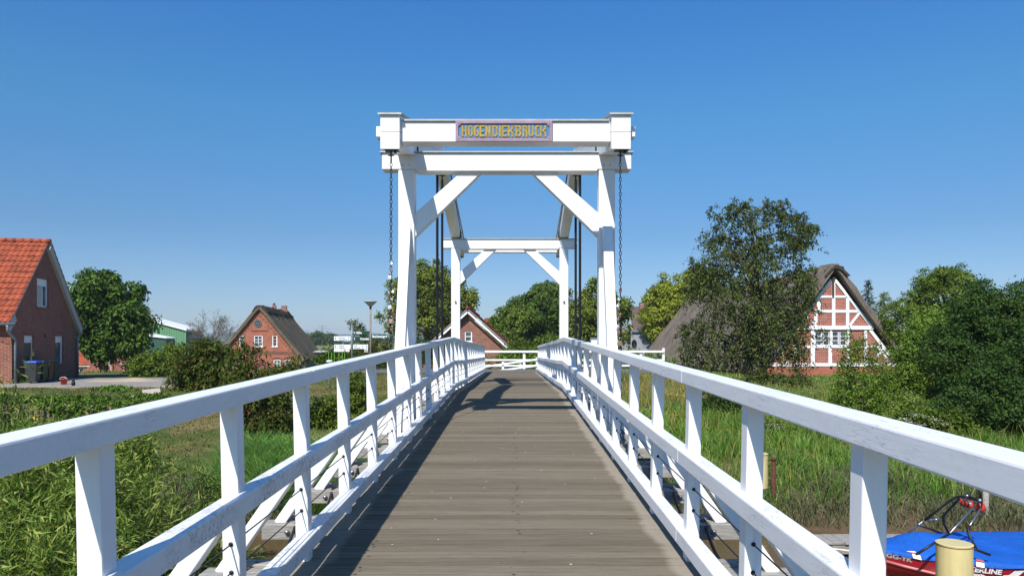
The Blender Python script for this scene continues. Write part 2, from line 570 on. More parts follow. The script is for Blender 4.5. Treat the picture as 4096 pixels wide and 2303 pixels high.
def portal(y0, s, tip, near):
    Y = lambda d: y0 + s * d
    W = M['white']
    mb = MB()
    mb.box(BX - 2.0, BX + 2.0, y0 - .142, y0 + .142, 2.74, 3.0)
    frame = obj('portal', mb, W, bridge, bevel=.012)
    mb = MB()
    mb.box(BX - 2.03, BX + 2.03, y0 - .175, y0 + .175, 3.0015, 3.022)
    obj('cap_strip', mb, M['cap'], frame, bevel=.004)
    mb = MB()
    mb.box(BX - 1.45, BX + 1.45, y0 - .15, y0 + .15, 2.715, 2.742)
    obj('packing_board', mb, W, frame, bevel=.006)
    for sx in (-1, 1):
        mb = MB()
        xc = BX + sx * 1.61
        mb.box(xc - .13, xc + .13, y0 - .13, y0 + .13, -3.7, 2.738)
        leg = obj('leg', mb, W, frame, bevel=.012)
        mb = MB()
        q = lambda l, z, yy: (BX + sx * l, yy, z)
        mb.prism([q(1.50, 1.64, y0 - .085), q(1.50, 2.03, y0 - .085), q(.70, 2.738, y0 - .085), q(.37, 2.738, y0 - .085)], (0, .17, 0))
        obj('brace', mb, W, frame, bevel=.01)
        if near:
            mb = MB()
            mb.beam((xc, y0 - .13, 1.80), (xc, y0 - 1.74, -3.25), .155, .16, (0, 1, 0))
            obj('stay', mb, W, frame, bevel=.008)
        mb = MB()
        yb = y0 - .21 if near else y0 - .131
        zb = 1.33 if near else 1.15
        mb.tube([(xc, yb + .05, zb), (xc, yb - .045, zb)], .03, 12)
        mb.tube([(xc, yb - .045, zb), (xc, yb - .06, zb)], .014, 8)
        obj('bolt', mb, M['steel'], leg, smooth=False)
        mb = MB()
        for dx in (-.05, .05):
            mb.tube([(xc + dx, y0 - .143, 2.81), (xc + dx, y0 - .152, 2.81)], .012, 8)
        obj('bolt', mb, M['steel'], frame)
        # balance beam of two timbers, kinked slightly at the pivot
        mb = MB()
        prof = [(-1.7, .48), (-.0, .47), (.5, .44), (tip, .34)]
        cap = MB()
        for (d0, h0), (d1, h1) in zip(prof, prof[1:]):
            for lo, hi in ((-.5, -.004), (.004, .5)):
                c = []
                for f in (lo, hi):
                    for d, h, x in ((d0, h0, -1), (d0, h0, 1), (d1, h1, 1), (d1, h1, -1)):
                        c.append((xc + x * .135, Y(d), beam_c(d) + f * h))
                mb.hexa(c)
            c = []
            e0 = .035 if d0 == -1.7 else 0
            for t in (.0015, .028):
                for d, h, x in ((d0 - e0, h0, -1), (d0 - e0, h0, 1), (d1, h1, 1), (d1, h1, -1)):
                    c.append((xc + x * .165, Y(d), beam_c(d) + h / 2 + t))
            cap.hexa(c)
        bb = obj('balance_beam', mb, W, bridge, bevel=.008)
        obj('cap_strip', cap, M['cap'], bb)
        mb = MB()
        zf = beam_c(-1.66) - .24
        mb.box(xc - .085, xc + .11, Y(-1.60) - .06, Y(-1.60) + .06, zf - .012, zf + .0)
        mb.tube([(xc, Y(-1.6), zf), (xc, Y(-1.6), zf - .16)], .012, 6)
        mb.tube([(xc - .04, Y(-1.6), zf - .07), (xc + .04, Y(-1.6), zf - .07)], .01, 6)
        mb.box(xc + .045, xc + .075, Y(-1.6) - .02, Y(-1.6) + .02, zf - .04, zf - .01)
        obj('chain_bracket', mb, M['iron'], bb)
        mb = MB()
        zt = beam_c(tip - .18) - .17
        zd = deck_z(Y(tip - .2)) - .1
        mb.tube([(xc, Y(tip - .2), zt - .12), (xc, Y(tip - .2), zd)], .03, 8)
        mb.tube([(xc, Y(tip - .2), zt + .03), (xc, Y(tip - .2), zt - .12)], .016, 8)
        mb.box(xc - .07, xc + .07, Y(tip - .2) - .07, Y(tip - .2) + .07, zt - .02, zt + .0)
        obj('lifting_rod', mb, M['iron'], bb, smooth=False)
        mb = MB()
        dd = .17
        mb.box(xc - sx * .137 - .02, xc - sx * .137 + .02, Y(dd) - .03, Y(dd) + .03, 3.02, 3.28)
        mb.tube([(xc - sx * .19, Y(dd), 3.2), (xc - sx * .12, Y(dd), 3.2)], .014, 6)
        mb.tube([(xc - sx * .19, Y(dd), 3.08), (xc - sx * .12, Y(dd), 3.08)], .014, 6)
        obj('pivot_iron', mb, M['iron'], bb)
        if not near:                      # thin black stay wire along the far beam
            mb = MB()
            mb.tube([(xc - sx * .175, Y(.05), 3.06), (xc - sx * .175, Y(tip - .1), beam_c(tip) + .02)], .012, 5)
            obj('stay_wire', mb, M['iron'], bb)
    mb = MB()
    ya, yb = sorted((Y(-1.6), Y(-1.32)))
    mb.box(BX - 1.474, BX + 1.474, ya, yb, 2.79, 3.075)
    for sx in (-1, 1):
        mb.box(BX + sx * 1.746, BX + sx * 1.83, ya + .04, yb - .04, 2.87, 3.02)
    cb = obj('counterweight_beam', mb, W, bridge, bevel=.01)
    mb = MB()
    mb.box(BX - 1.45, BX + 1.45, ya - .03, yb + .03, 3.0765, 3.10)
    obj('cap_strip', mb, M['cap'], cb)
    mb = MB()
    ya, yb = sorted((Y(tip - .32), Y(tip - .1)))
    zc = beam_c(tip - .2)
    mb.box(BX - 1.474, BX + 1.474, ya, yb, zc - (.27 if near else .14), zc - .05 if near else zc + .09)
    obj('end_beam', mb, W, bridge, bevel=.008)
    return cb


cb = portal(12.0, 1, 4.9, True)
portal(22.1, -1, 4.45, False)

# ------------------------------------------------------------------ carved name board
M['sign_blue'] = simple('sign_board_blue', (.085, .19, .34), .4, .15, 12)
M['sign_frame'] = simple('sign_frame_mauve', (.34, .225, .29), .4, .14, 12)
M['gold'] = simple('gilded_letters', (.46, .31, .055), .35, .35, 25, .002, .35)
yb = 10.4
x0, x1, z0, z1 = BX - .70, BX + .65, 2.793, 3.073
mb = MB()
mb.box(x0, x1, yb - .022, yb - .002, z0, z1)
board = obj('name_board', mb, M['sign_blue'], bridge)
mb = MB()
t, n = .036, 6
mb.box(x0 - .002, x1 + .002, yb - .042, yb - .003, z1 - t, z1 + .003)
mb.box(x0 - .002, x1 + .002, yb - .042, yb - .003, z0 - .003, z0 + t)
mb.box(x0 - .002, x0 + t, yb - .042, yb - .003, z0 + t, z1 - t)
mb.box(x1 - t, x1 + .002, yb - .042, yb - .003, z0 + t, z1 - t)
for cx, cz, ax, az in ((x0 + t, z0 + t, 1, 1), (x1 - t, z0 + t, -1, 1), (x0 + t, z1 - t, 1, -1), (x1 - t, z1 - t, -1, -1)):
    poly = [(cx, yb - .0405, cz)] + [(cx + ax * .034 * math.cos(k * math.pi / 12), yb - .0405, cz + az * .034 * math.sin(k * math.pi / 12)) for k in range(7)]
    mb.prism(poly, (0, .03, 0))
obj('frame', mb, M['sign_frame'], board)
mb = MB()
for cx, cz in ((x0 + .038, z0 + .038), (x1 - .038, z0 + .038), (x0 + .038, z1 - .038), (x1 - .038, z1 - .038)):
    mb.tube([(cx, yb - .038, cz), (cx, yb - .048, cz)], .010, 10)
obj('screw', mb, M['sign_frame'], board)


def ribbon(pts, w, closed=False):
    n = len(pts)
    L, Rr = [], []
    for i in range(n):
        p = Vector(pts[i])
        a = Vector(pts[i - 1]) if (i > 0 or closed) else None
        b_ = Vector(pts[(i + 1) % n]) if (i < n - 1 or closed) else None
        d0 = (p - a).normalized() if a is not None else None
        d1 = (b_ - p).normalized() if b_ is not None else None
        d0 = d0 or d1
        d1 = d1 or d0
        t = (d0 + d1).normalized()
        nn = Vector((-t.y, t.x))
        k = w / 2 / max(.45, nn.dot(Vector((-d0.y, d0.x))))
        L.append(p + nn * k)
        Rr.append(p - nn * k)
    return L, Rr


def letter(ch, w, h=233, t=36):
    l, r, b_, tp, c = t / 2, w - t / 2, t / 2, h - t / 2, 24
    m_ = h * .48
    if ch == 'H': return [([(l, 4), (l, h)], 0), ([(r, 0), (r, h - 4)], 0), ([(l, m_), (r, m_ + 4)], 0)]
    if ch == 'O': return [([(l + c, b_), (r - c, b_), (r, b_ + c), (r, tp - c), (r - c, tp), (l + c, tp), (l, tp - c), (l, b_ + c)], 1)]
    if ch == 'G': return [([(w, tp + 4), (l + c, tp), (l, tp - c * 2), (l, b_ + c), (l + c, b_), (r - c - 4, b_), (r - 6, b_ + c), (r - 6, h * .42), (w * .45, h * .55)], 0)]
    if ch == 'E': return [([(l, 0), (l, h)], 0), ([(l, tp), (w, tp)], 0), ([(l, m_), (w * .86, m_)], 0), ([(l, b_), (w * .95, b_)], 0)]
    if ch == 'N': return [([(l, 0), (l, h)], 0), ([(r, 0), (r, h)], 0), ([(l, tp), (r, b_)], 0)]
    if ch == 'D': return [([(0, tp), (r - c, tp), (r, tp - c), (r, b_ + c), (r - c, b_), (10, b_)], 0), ([(w * .26, b_), (w * .26, tp)], 0)]
    if ch == 'I': return [([(l, 0), (l, h)], 0)]
    if ch == 'K': return [([(l, 0), (l, h)], 0), ([(l, m_), (r - 6, h * .68), (r, h)], 0), ([(w * .42, h * .52), (r - 4, h * .36), (r, 0)], 0)]
    if ch == 'B': return [([(0, tp), (r - c, tp), (r - 4, tp - c), (r - 4, h * .62), (w * .6, h * .53)], 0), ([(w * .3, h * .5), (r - c, h * .5), (r, h * .4), (r, b_ + c), (r - c, b_), (0, b_)], 0), ([(w * .28, b_), (w * .28, tp)], 0)]
    if ch == 'R': return [([(0, tp), (r - c, tp), (r - 4, tp - c), (r - 4, h * .62), (w * .72, h * .52), (w * .3, h * .5)], 0), ([(w * .62, h * .5), (r, h * .38), (r, 0)], 0), ([(w * .24, 0), (w * .24, tp)], 0)]
    if ch == 'U': return [([(l, h), (l, b_ + c), (l + c, b_), (r - c, b_), (r, b_ + c), (r, h)], 0)]
    if ch == 'C': return [([(w, tp), (l + c, tp), (l, tp - c), (l, b_ + c), (l + c, b_), (w, b_)], 0)]


mb = MB()
sc = 1.35 / 1950
spans = [('H', 465, 570), ('O', 595, 690), ('G', 712, 820), ('E', 828, 935), ('N', 945, 1050), ('D', 1072, 1195), ('I', 1222, 1260),
         ('E', 1280, 1390), ('K', 1400, 1510), ('B', 1540, 1670), ('R', 1690, 1800), ('U', 1815, 1925), ('C', 1950, 2040), ('K', 2050, 2178)]
for ch, a, b_ in spans:
    for si, (pts, closed) in enumerate(letter(ch, b_ - a)):
        L, Rr = ribbon(pts, 34, closed)
        n = len(L)
        tr = lambda p, d: (x0 + (a - 345 + p.x) * sc, yb - .022 - d, z0 + (85 + p.y) * .28 / 405)
        top = .010 + .0012 * si
        for i in range(n if closed else n - 1):
            j = (i + 1) % n
            q = [L[i], Rr[i], Rr[j], L[j]]
            mb.face([tr(p, top) for p in q])
            for e0, e1 in ((0, 3), (1, 2)):
                mb.face([tr(q[e0], 0), tr(q[e1], 0), tr(q[e1], top), tr(q[e0], top)])
        if not closed:
            for i in (0, n - 1):
                mb.face([tr(L[i], 0), tr(Rr[i], 0), tr(Rr[i], top), tr(L[i], top)])
mb.tube([(x0 + (1530 - 345) * sc, yb - .020, 2.933), (x0 + (1530 - 345) * sc, yb - .030, 2.933)], .009, 8)
obj('lettering', mb, M['gold'], board)


# ------------------------------------------------------------------ chains with padlocks
def chain(x, y0, z_top, z_bot, dx, dy, label):
    mb = MB()
    n = int((z_top - z_bot) / .052)
    for i in range(n):
        t = i / n
        c = Vector((x + dx * t, y0 + dy * t, z_top - .052 * i))
        ax = Vector((1, 0, 0)) if i % 2 else Vector((0, 1, 0))
        ax = (ax + Vector((.35, .2, 0))).normalized()
        pts = []
        for k in range(10):
            a = 2 * math.pi * k / 10
            pts.append(c + ax * .0155 * math.cos(a) + Vector((0, 0, .031 * math.sin(a))))
        pts.append(pts[0])
        mb.tube(pts, .0053, 5, cap=False)
    o = obj('chain', mb, M['chain'], None, smooth=True, recalc=False)
    tag(o, label, 'chain', 'chains hanging from the balance beams')
    return o


chain(BX - 1.61, 10.40, 2.52, -1.75, -.0, -.04, 'long dark link chain with padlocks, hanging beside the leg left of the name board')
chain(BX + 1.61, 10.40, 2.52, -1.55, 0, -.04, 'long dark link chain with padlocks, hanging beside the leg right of the name board')

LOCKC = {'silver': (.72, .72, .74), 'copper': (.55, .27, .2), 'red': (.24, .04, .05), 'brass': (.36, .27, .12), 'pink': (.45, .20, .26), 'bronze': (.2, .12, .08), 'white': (.8, .8, .8), 'purple': (.10, .07, .12)}
for k, c in LOCKC.items():
    M['lock_' + k] = simple('padlock_' + k, c, .35, .1, 20, 0, .35)


def padlock(side, z, dx, colr, size, tilt, label):
    x = BX + side * 1.61 + dx
    t = thing('padlock', (x, 10.33, z), label, 'padlock', 'love locks on the two chains')
    mb = MB()
    a = size / 2
    mb.box(-a, a, -.012, .012, -size * 1.05, 0)
    body = obj('body', mb, M['lock_' + colr], None, bevel=.005)
    body.parent = t
    mb = MB()
    pts = [(-a * .6, 0, -.005)] + [(-a * .6 * math.cos(math.pi * k / 8), 0, size * .45 + a * .6 * math.sin(math.pi * k / 8)) for k in range(9)] + [(a * .6, 0, -.005)]
    mb.tube(pts, .0055, 6)
    sh = obj('shackle', mb, M['steel'], None, smooth=True)
    sh.parent = t
    t.rotation_euler = (0, R(tilt), R(12 * side))


for i, (py, dx, c, s_, tl, extra) in enumerate([
        (277.5, -.005, 'silver', .05, 6, 'large silver padlock highest but one on the left chain'),
        (264.5, .03, 'white', .035, 35, 'narrow pale padlock tilted outwards at the top of the left chain'),
        (292.5, .045, 'white', .035, 28, 'small pale padlock close to the white leg, left chain'),
        (307.0, -.01, 'silver', .052, -10, 'square silver padlock below a gap in the middle of the left chain'),
        (321.0, .01, 'copper', .055, 5, 'large copper coloured padlock low on the left chain'),
        (272.5, .018, 'red', .03, 20, 'little red padlock above the large silver one, left chain'),
        (296.0, -.022, 'bronze', .034, -20, 'dark bronze padlock in the middle of the left chain'),
        (300.5, .028, 'brass', .032, 18, 'small brass padlock above the square silver one, left chain'),
        (314.0, .035, 'red', .034, -15, 'red padlock between the square silver and the copper lock, left chain'),
        (286.5, .03, 'purple', .033, 12, 'dark purple padlock below the large silver one, left chain'),
        (330.0, .02, 'bronze', .04, 0, 'brown padlock beneath the copper one, left chain')]):
    padlock(-1, (HY - py) / F * 10.35 + .03, dx, c, s_, tl, extra)
for py, dx, c, s_, tl, extra in [
        (290.5, -.005, 'red', .032, 5, 'small red padlock topmost on the right chain'),
        (300.0, -.022, 'silver', .034, 25, 'pale silver padlock tilted against the right chain below its red top lock'),
        (306.5, -.035, 'white', .036, 35, 'whitish padlock sticking out from the right chain towards the leg'),
        (311.5, -.035, 'red', .034, 30, 'dark red padlock under the whitish one, right chain'),
        (317.0, -.012, 'bronze', .03, 10, 'small bronze padlock halfway along the locks of the right chain'),
        (320.0, -.035, 'pink', .034, 33, 'pink padlock leaning towards the leg, right chain'),
        (327.0, -.035, 'silver', .034, 33, 'dull silver padlock leaning towards the leg, right chain'),
        (330.0, -.038, 'pink', .034, 40, 'second pink padlock, lower on the right chain'),
        (331.5, .03, 'brass', .036, -12, 'brass padlock on the outer side of the right chain'),
        (335.0, -.03, 'bronze', .034, 30, 'brown padlock just above the big bottom lock, right chain'),
        (342.5, -.015, 'brass', .062, 14, 'big brass padlock hanging lowest on the right chain')]:
    padlock(1, (HY - py) / F * 10.35 + .03, dx, c, s_, tl, extra)


# ------------------------------------------------------------------ loose cables looped along the outriggers
def cable(pts, label, r=.014):
    c = []
    for a, b_ in zip(pts, pts[1:]):
        a, b_ = Vector(a), Vector(b_)
        for k in range(8):
            t = k / 8
            p = a.lerp(b_, t)
            p.z -= .16 * 4 * t * (1 - t) * min(1.0, (b_ - a).length)
            c.append(p)
    c.append(Vector(pts[-1]))
    mb = MB()
    mb.tube(c, r, 6)
    tag(obj('cable', mb, M['cable'], None, smooth=True), label, 'cable')


for sx, lab in ((-1, 'black cable sagging along the outriggers outside the left railing'), (1, 'black cable sagging along the outriggers outside the right railing')):
    pts = []
    for yp in POSTS[0:9]:
        pts.append((BX + sx * 1.74, yp - .05, deck_z(yp) - .055))
        pts.append((BX + sx * 1.70, yp + .1, deck_z(yp) - .06))
    cable(pts, lab)
# ================================================================== terrain
WATER = -3.88
KY = [-60, -6, 0, 3, 5.5, 12, 14.7, 15.3, 16.4, 18, 21, 25, 30, 34.5, 36, 42.5, 48, 60, 100, 4000]
KZ = [-2.0, -2.0, -2.3, -3.3, -4.4, -4.7, -4.15, -3.66, -3.25, -3.0, -2.68, -2.3, -1.98, -1.68, -1.63, -1.63, -2.45, -2.7, -2.9, -2.9]


def hsh(x, y):
    return (np.sin(x * 1.31 + y * .73) + np.sin(x * .57 - y * 1.17 + 1.3) + .6 * np.sin(x * 2.9 + .4) * np.cos(y * 2.3)) / 2.6


def ground_z(x, y):
    x, y = np.asarray(x, float), np.asarray(y, float)
    near = np.clip(1 - np.abs(y - 17) / 16, 0, 1)
    yy = y + near * (.55 * hsh(x, y * .3) + .25 * np.sin(x * 2.1))
    z = np.interp(yy, KY, KZ)
    # left of the bridge the near bank bulges into the channel
    s = np.clip((-x - 4.3) / 1.6, 0, 1) * np.clip((13.2 - y) / 1.5, 0, 1) * np.clip((y + 1) / 3, 0, 1)
    s = s * s * (3 - 2 * s)
    z = z * (1 - s) + np.maximum(z, -3.62 + .1 * hsh(x * 1.7, y)) * s
    # right: half-timbered house stands on slightly lower ground behind the dike, no dike road there
    r = np.clip((x - 9.5) / 5, 0, 1)
    z = z + r * np.where(y > 24, -.42, -.42 * np.clip((y - 15) / 9, 0, 1))
    # terrace of the house on the left
    l = np.clip((-x - 10.5) / 1.0, 0, 1) * np.clip((y - 27.2) / .6, 0, 1) * np.clip((46 - y) / 4, 0, 1)
    z = z * (1 - l) + l * (-1.93)
    # garden wall of logs: the ground in front of it lies half a metre lower
    g_ = np.clip((-x - 10.6) / .8, 0, 1)
    low = np.clip((25.7 - y) / .1, 0, 1) * np.clip((y - 17) / 2, 0, 1)
    z = np.where(low * g_ > 0, z * (1 - low * g_) + np.minimum(z, -2.86) * low * g_, z)
    back = g_ * np.clip((y - 25.7) / .1, 0, 1) * np.clip((27.4 - y) / .4, 0, 1)
    z = z * (1 - back) + np.maximum(z, -2.22) * back
    bumps = .05 * hsh(x * 2.3, y * 2.1) * np.clip((y - 15) / 3, 0, 1) * np.clip((34 - y) / 2, 0, 1)
    return z + bumps


def axis(parts):
    out = []
    for a, b_, n in parts:
        out += list(np.linspace(a, b_, n, endpoint=False))
    return np.array(out + [parts[-1][1]])


xs = axis([(-4000, -200, 8), (-200, -40, 16), (-40, -14, 40), (-14, 16, 140), (16, 45, 44), (45, 200, 16), (200, 4000, 8)])
ys = axis([(-40, -2, 12), (-2, 25.6, 138), (25.6, 25.9, 6), (25.9, 28, 12), (28, 50, 66), (50, 110, 24), (110, 400, 12), (400, 4000, 8)])
X, Y_ = np.meshgrid(xs, ys)
Z = ground_z(X, Y_)
nx, ny = len(xs), len(ys)
me = bpy.data.meshes.new('ground')
vs = np.stack([X, Y_, Z], -1).reshape(-1, 3)
idx = np.arange(nx * ny).reshape(ny, nx)
qs = np.stack([idx[:-1, :-1], idx[:-1, 1:], idx[1:, 1:], idx[1:, :-1]], -1).reshape(-1, 4)
me.from_pydata(vs.tolist(), [], qs.tolist())
me.polygons.foreach_set('use_smooth', [True] * len(me.polygons))


def ground_mat():
    m, nt, b = base_mat('ground_soil_and_turf')
    v = coords(nt)
    n1 = noise(nt, v, .35, 5)
    n2 = noise(nt, v, 2.4, 6, .7)
    n3 = noise(nt, v, 18, 4, .7)
    green = ramp(nt, n2, [(.3, (.05, .08, .015)), (.7, (.10, .135, .03))])
    dry = ramp(nt, n2, [(.3, (.15, .12, .05)), (.7, (.25, .195, .09))])
    c = mix(nt, ramp(nt, n1, [(.47, (0, 0, 0)), (.60, (1, 1, 1))]), green, dry)
    c = mix(nt, .7, c, ramp(nt, n3, [(.3, (.6, .6, .6)), (.7, (1.3, 1.3, 1.3))]), 'MULTIPLY')
    sx = nt.nodes.new('ShaderNodeSeparateXYZ')
    nt.links.new(v, sx.inputs[0])
    mr = nd(nt, 'ShaderNodeMapRange', i1=-3.62, i2=-3.2)
    ad = nd(nt, 'ShaderNodeMath', _operation='MULTIPLY_ADD', i1=.5, i2=-.25)
    nt.links.new(n2, ad.inputs[0])
    ad2 = nd(nt, 'ShaderNodeMath', _operation='ADD')
    nt.links.new(ad.outputs[0], ad2.inputs[0])
    nt.links.new(sx.outputs['Z'], ad2.inputs[1])
    nt.links.new(ad2.outputs[0], mr.inputs[0])
    mud = ramp(nt, n3, [(.3, (.07, .048, .026)), (.7, (.13, .09, .052))])
    c = mix(nt, mr.outputs[0], mud, c)
    # fields beyond the dike
    fr = nd(nt, 'ShaderNodeMapRange', i1=60, i2=75)
    nt.links.new(sx.outputs['Y'], fr.inputs[0])
    fv = noise(nt, coords(nt, (.004, .03, 1)), 1.0, 3)
    field = ramp(nt, fv, [(.3, (.10, .14, .035)), (.5, (.16, .18, .05)), (.62, (.25, .19, .08)), (.75, (.12, .15, .04))])
    c = mix(nt, fr.outputs[0], c, field)
    nt.links.new(c, b.inputs['Base Color'])
    b.inputs['Roughness'].default_value = .9
    b.inputs['Specular IOR Level'].default_value = .2
    bump(nt, b, n3, .05, .8)
    return m


M['ground'] = ground_mat()
me.materials.append(M['ground'])
kind(link('ground', me), 'structure')


def water_mat():
    m, nt, b = base_mat('muddy_water')
    v = coords(nt)
    nt.links.new(ramp(nt, noise(nt, coords(nt, (1, .3, 1)), .8, 4), [(.3, (.105, .07, .035)), (.7, (.15, .10, .055))]), b.inputs['Base Color'])
    b.inputs['Roughness'].default_value = .12
    b.inputs['Specular IOR Level'].default_value = .5
    bump(nt, b, noise(nt, coords(nt, (1, 2.2, 1)), 4.0, 3), .02, .35)
    return m


M['water'] = water_mat()
mb = MB()
mb.face([(-40, -2, WATER), (60, -2, WATER), (60, 19, WATER), (-40, 19, WATER)])
kind(obj('water', mb, M['water']), 'structure')

# dike road: asphalt ribbon laid on the crest, with a concrete landing at the bridge
M['asphalt'] = simple('asphalt', (.13, .125, .115), .9, .2, 12, .006)
M['concrete'] = simple('concrete_paving', (.27, .245, .21), .9, .22, 3.5, .006)
mb = MB()
rx = np.linspace(-9.5, 9.0, 40)
for a, b_ in zip(rx[:-1], rx[1:]):
    mb.face([(a, 36.4, float(ground_z(a, 36.4)) + .03), (b_, 36.4, float(ground_z(b_, 36.4)) + .03), (b_, 41.5, float(ground_z(b_, 41.5)) + .03), (a, 41.5, float(ground_z(a, 41.5)) + .03)])
kind(obj('road', mb, M['asphalt']), 'structure')

# patio in front of the orange-roofed house
mb = MB()
mb.box(-23.5, -10.6, 30.2, 37.0, -2.05, -1.86)
kind(obj('patio', mb, M['concrete'], bevel=.02), 'structure')
M['sand'] = simple('pale_sand', (.42, .33, .23), .95, .1, 14, .01)
mb = MB()
g = 24
sv = []
for j in range(g + 1):
    for i in range(g + 1):
        u, w = i / g * 2 - 1, j / g * 2 - 1
        h = max(0, 1 - (u * u + w * w)) ** 1.2 * .09 * (1 + .3 * math.sin(5 * u + 2 * w)) + .05 * max(0, 1 - ((u - .45) ** 2 * 6 + w * w * 3))
        sv.append((-18.0 + u * 1.7, 34.2 + w * 1.0, -1.862 + h))
mb.add(sv, [(j * (g + 1) + i, j * (g + 1) + i + 1, (j + 1) * (g + 1) + i + 1, (j + 1) * (g + 1) + i) for j in range(g) for i in range(g)])
o = obj('sand_heap', mb, M['sand'], smooth=True)
tag(o, 'low heap of pale sand spread on the patio', 'sand heap')


# ================================================================== grass and leaf clouds (numpy)
rng = np.random.default_rng(7)


def np_mesh(name, verts, faces, mat):
    """verts (N,3), faces (M,k) constant k"""
    me = bpy.data.meshes.new(name)
    k = faces.shape[1]
    me.vertices.add(len(verts))
    me.vertices.foreach_set('co', verts.astype(np.float32).ravel())
    me.loops.add(faces.size)
    me.loops.foreach_set('vertex_index', faces.astype(np.int32).ravel())
    me.polygons.add(len(faces))
    me.polygons.foreach_set('loop_start', (np.arange(len(faces)) * k).astype(np.int32))
    me.update(calc_edges=True)
    me.materials.append(mat)
    return me


def norm(a):
    return a / np.maximum(np.linalg.norm(a, axis=-1, keepdims=True), 1e-9)


def leaf_cloud(name, pos, axis_, nrm, L, W, mat, parent=None, fold=.12):
    """kite-shaped leaves folded along the midrib"""
    n = len(pos)
    axis_ = norm(axis_)
    side = norm(np.cross(axis_, nrm))
    up = np.cross(side, axis_)
    L = np.broadcast_to(np.asarray(L, float).reshape(-1, 1), (n, 1))
    W = np.broadcast_to(np.asarray(W, float).reshape(-1, 1), (n, 1))
    a = pos
    b_ = pos + axis_ * L * .42 - side * W * .5 + up * W * fold
    c = pos + axis_ * L - up * W * fold
    d = pos + axis_ * L * .42 + side * W * .5 + up * W * fold
    v = np.stack([a, b_, c, d], 1).reshape(-1, 3)
    i = np.arange(n)[:, None] * 4
    f = np.concatenate([i + np.array([[0, 1, 2]]), i + np.array([[0, 2, 3]])], 1).reshape(-1, 3)
    return link(name, np_mesh(name, v, f, mat), parent)


def blades(name, pos, H, lean, W, mat, parent=None):
    """bent grass blades: 5 vertices, two faces as quads/tri strip (all triangles)"""
    n = len(pos)
    ang = rng.uniform(0, 2 * np.pi, n)
    dirv = np.stack([np.cos(ang), np.sin(ang), np.zeros(n)], 1)
    fa = rng.uniform(0, 2 * np.pi, n)
    side = np.stack([np.cos(fa), np.sin(fa), np.zeros(n)], 1)
    H, W, lean = [np.asarray(q, float).reshape(-1, 1) for q in (H, W, lean)]
    up = np.array([[0, 0, 1.0]])
    m_ = pos + up * H * .55 + dirv * H * lean * .35
    t = pos + up * H * (1 - .35 * lean) + dirv * H * lean
    v = np.stack([pos - side * W / 2, pos + side * W / 2, m_ + side * W * .42, m_ - side * W * .42, t], 1).reshape(-1, 3)
    i = np.arange(n)[:, None] * 5
    f = np.concatenate([i + np.array([[0, 1, 2]]), i + np.array([[0, 2, 3]]), i + np.array([[3, 2, 4]])], 1).reshape(-1, 3)
    return link(name, np_mesh(name, v, f, mat), parent)


def on_ground(x, y, dz=-.02):
    return np.stack([x, y, ground_z(x, y) + dz], 1)


def patch(n, x0, x1, y0, y1, dens=None):
    x, y = rng.uniform(x0, x1, n), rng.uniform(y0, y1, n)
    keep = ground_z(x, y) > WATER + .03
    if dens is not None:
        keep &= rng.random(n) < dens(x, y)
    return x[keep], y[keep]


M['grass_lush'] = leaf_mat('lush_grass', [(0.057, 0.151, 0.015), (0.109, 0.248, 0.027), (0.159, 0.290, 0.038), (0.292, 0.339, 0.111), (0.082, 0.224, 0.024), (0.202, 0.332, 0.059)], .35, .5)
M['grass_dry'] = leaf_mat('dry_grass', [(0.195, 0.179, 0.047), (0.371, 0.294, 0.103), (0.254, 0.252, 0.064), (0.146, 0.198, 0.039)], .3, .7)
M['grass_muddy'] = leaf_mat('mud_coated_grass', [(0.124, 0.121, 0.069), (0.211, 0.203, 0.116), (0.105, 0.135, 0.058), (0.173, 0.182, 0.086)], .25, .8)
M['grass_lawn'] = leaf_mat('short_lawn', [(0.086, 0.124, 0.029), (0.170, 0.176, 0.047), (0.285, 0.194, 0.079), (0.113, 0.150, 0.035)], .3, .7)
M['reed'] = leaf_mat('reed_leaves', [(0.071, 0.188, 0.031), (0.131, 0.295, 0.052), (0.180, 0.346, 0.077), (0.241, 0.336, 0.103)], .4, .45)

clump = lambda x, y: np.clip(.6 + .7 * hsh(x * 2.4, y * 2.0), .22, 1)
# right bank: lush belt, muddy fringe by the water, dry slope above
x, y = patch(95000, 1.9, 26, 15.6, 24.5, lambda x, y: clump(x, y) * np.clip((25.5 - y) / 3.5, .12, 1))
kind(blades('grass', on_ground(x, y), rng.uniform(.25, .62, len(x)) * (0.65 + .35 * clump(x, y)), rng.uniform(.15, .75, len(x)), rng.uniform(.012, .026, len(x)), M['grass_lush']), 'stuff')
x, y = patch(60000, 1.9, 26, 14.6, 17.2, lambda x, y: clump(x * 1.3, y))
kind(blades('mudflat_grass', on_ground(x, y), rng.uniform(.18, .48, len(x)), rng.uniform(.3, .95, len(x)), rng.uniform(.010, .022, len(x)), M['grass_muddy']), 'stuff')
x, y = patch(60000, 1.9, 30, 21, 35.6, lambda x, y: clump(x, y * .8) * np.clip((y - 20) / 4, 0, 1) * np.where(x > 9 + hsh(x, y), .25, 1))
kind(blades('dry_grass', on_ground(x, y), rng.uniform(.10, .38, len(x)), rng.uniform(.2, .8, len(x)), rng.uniform(.014, .03, len(x)), M['grass_dry']), 'stuff')
x, y = patch(60000, 8, 30, 22.5, 52, lambda x, y: np.clip((x - 8) / 2, 0, 1) * clump(x * .7, y * .5))
kind(blades('lawn_grass', on_ground(x, y), rng.uniform(.06, .22, len(x)), rng.uniform(.2, .8, len(x)), rng.uniform(.018, .035, len(x)), M['grass_lush']), 'stuff')
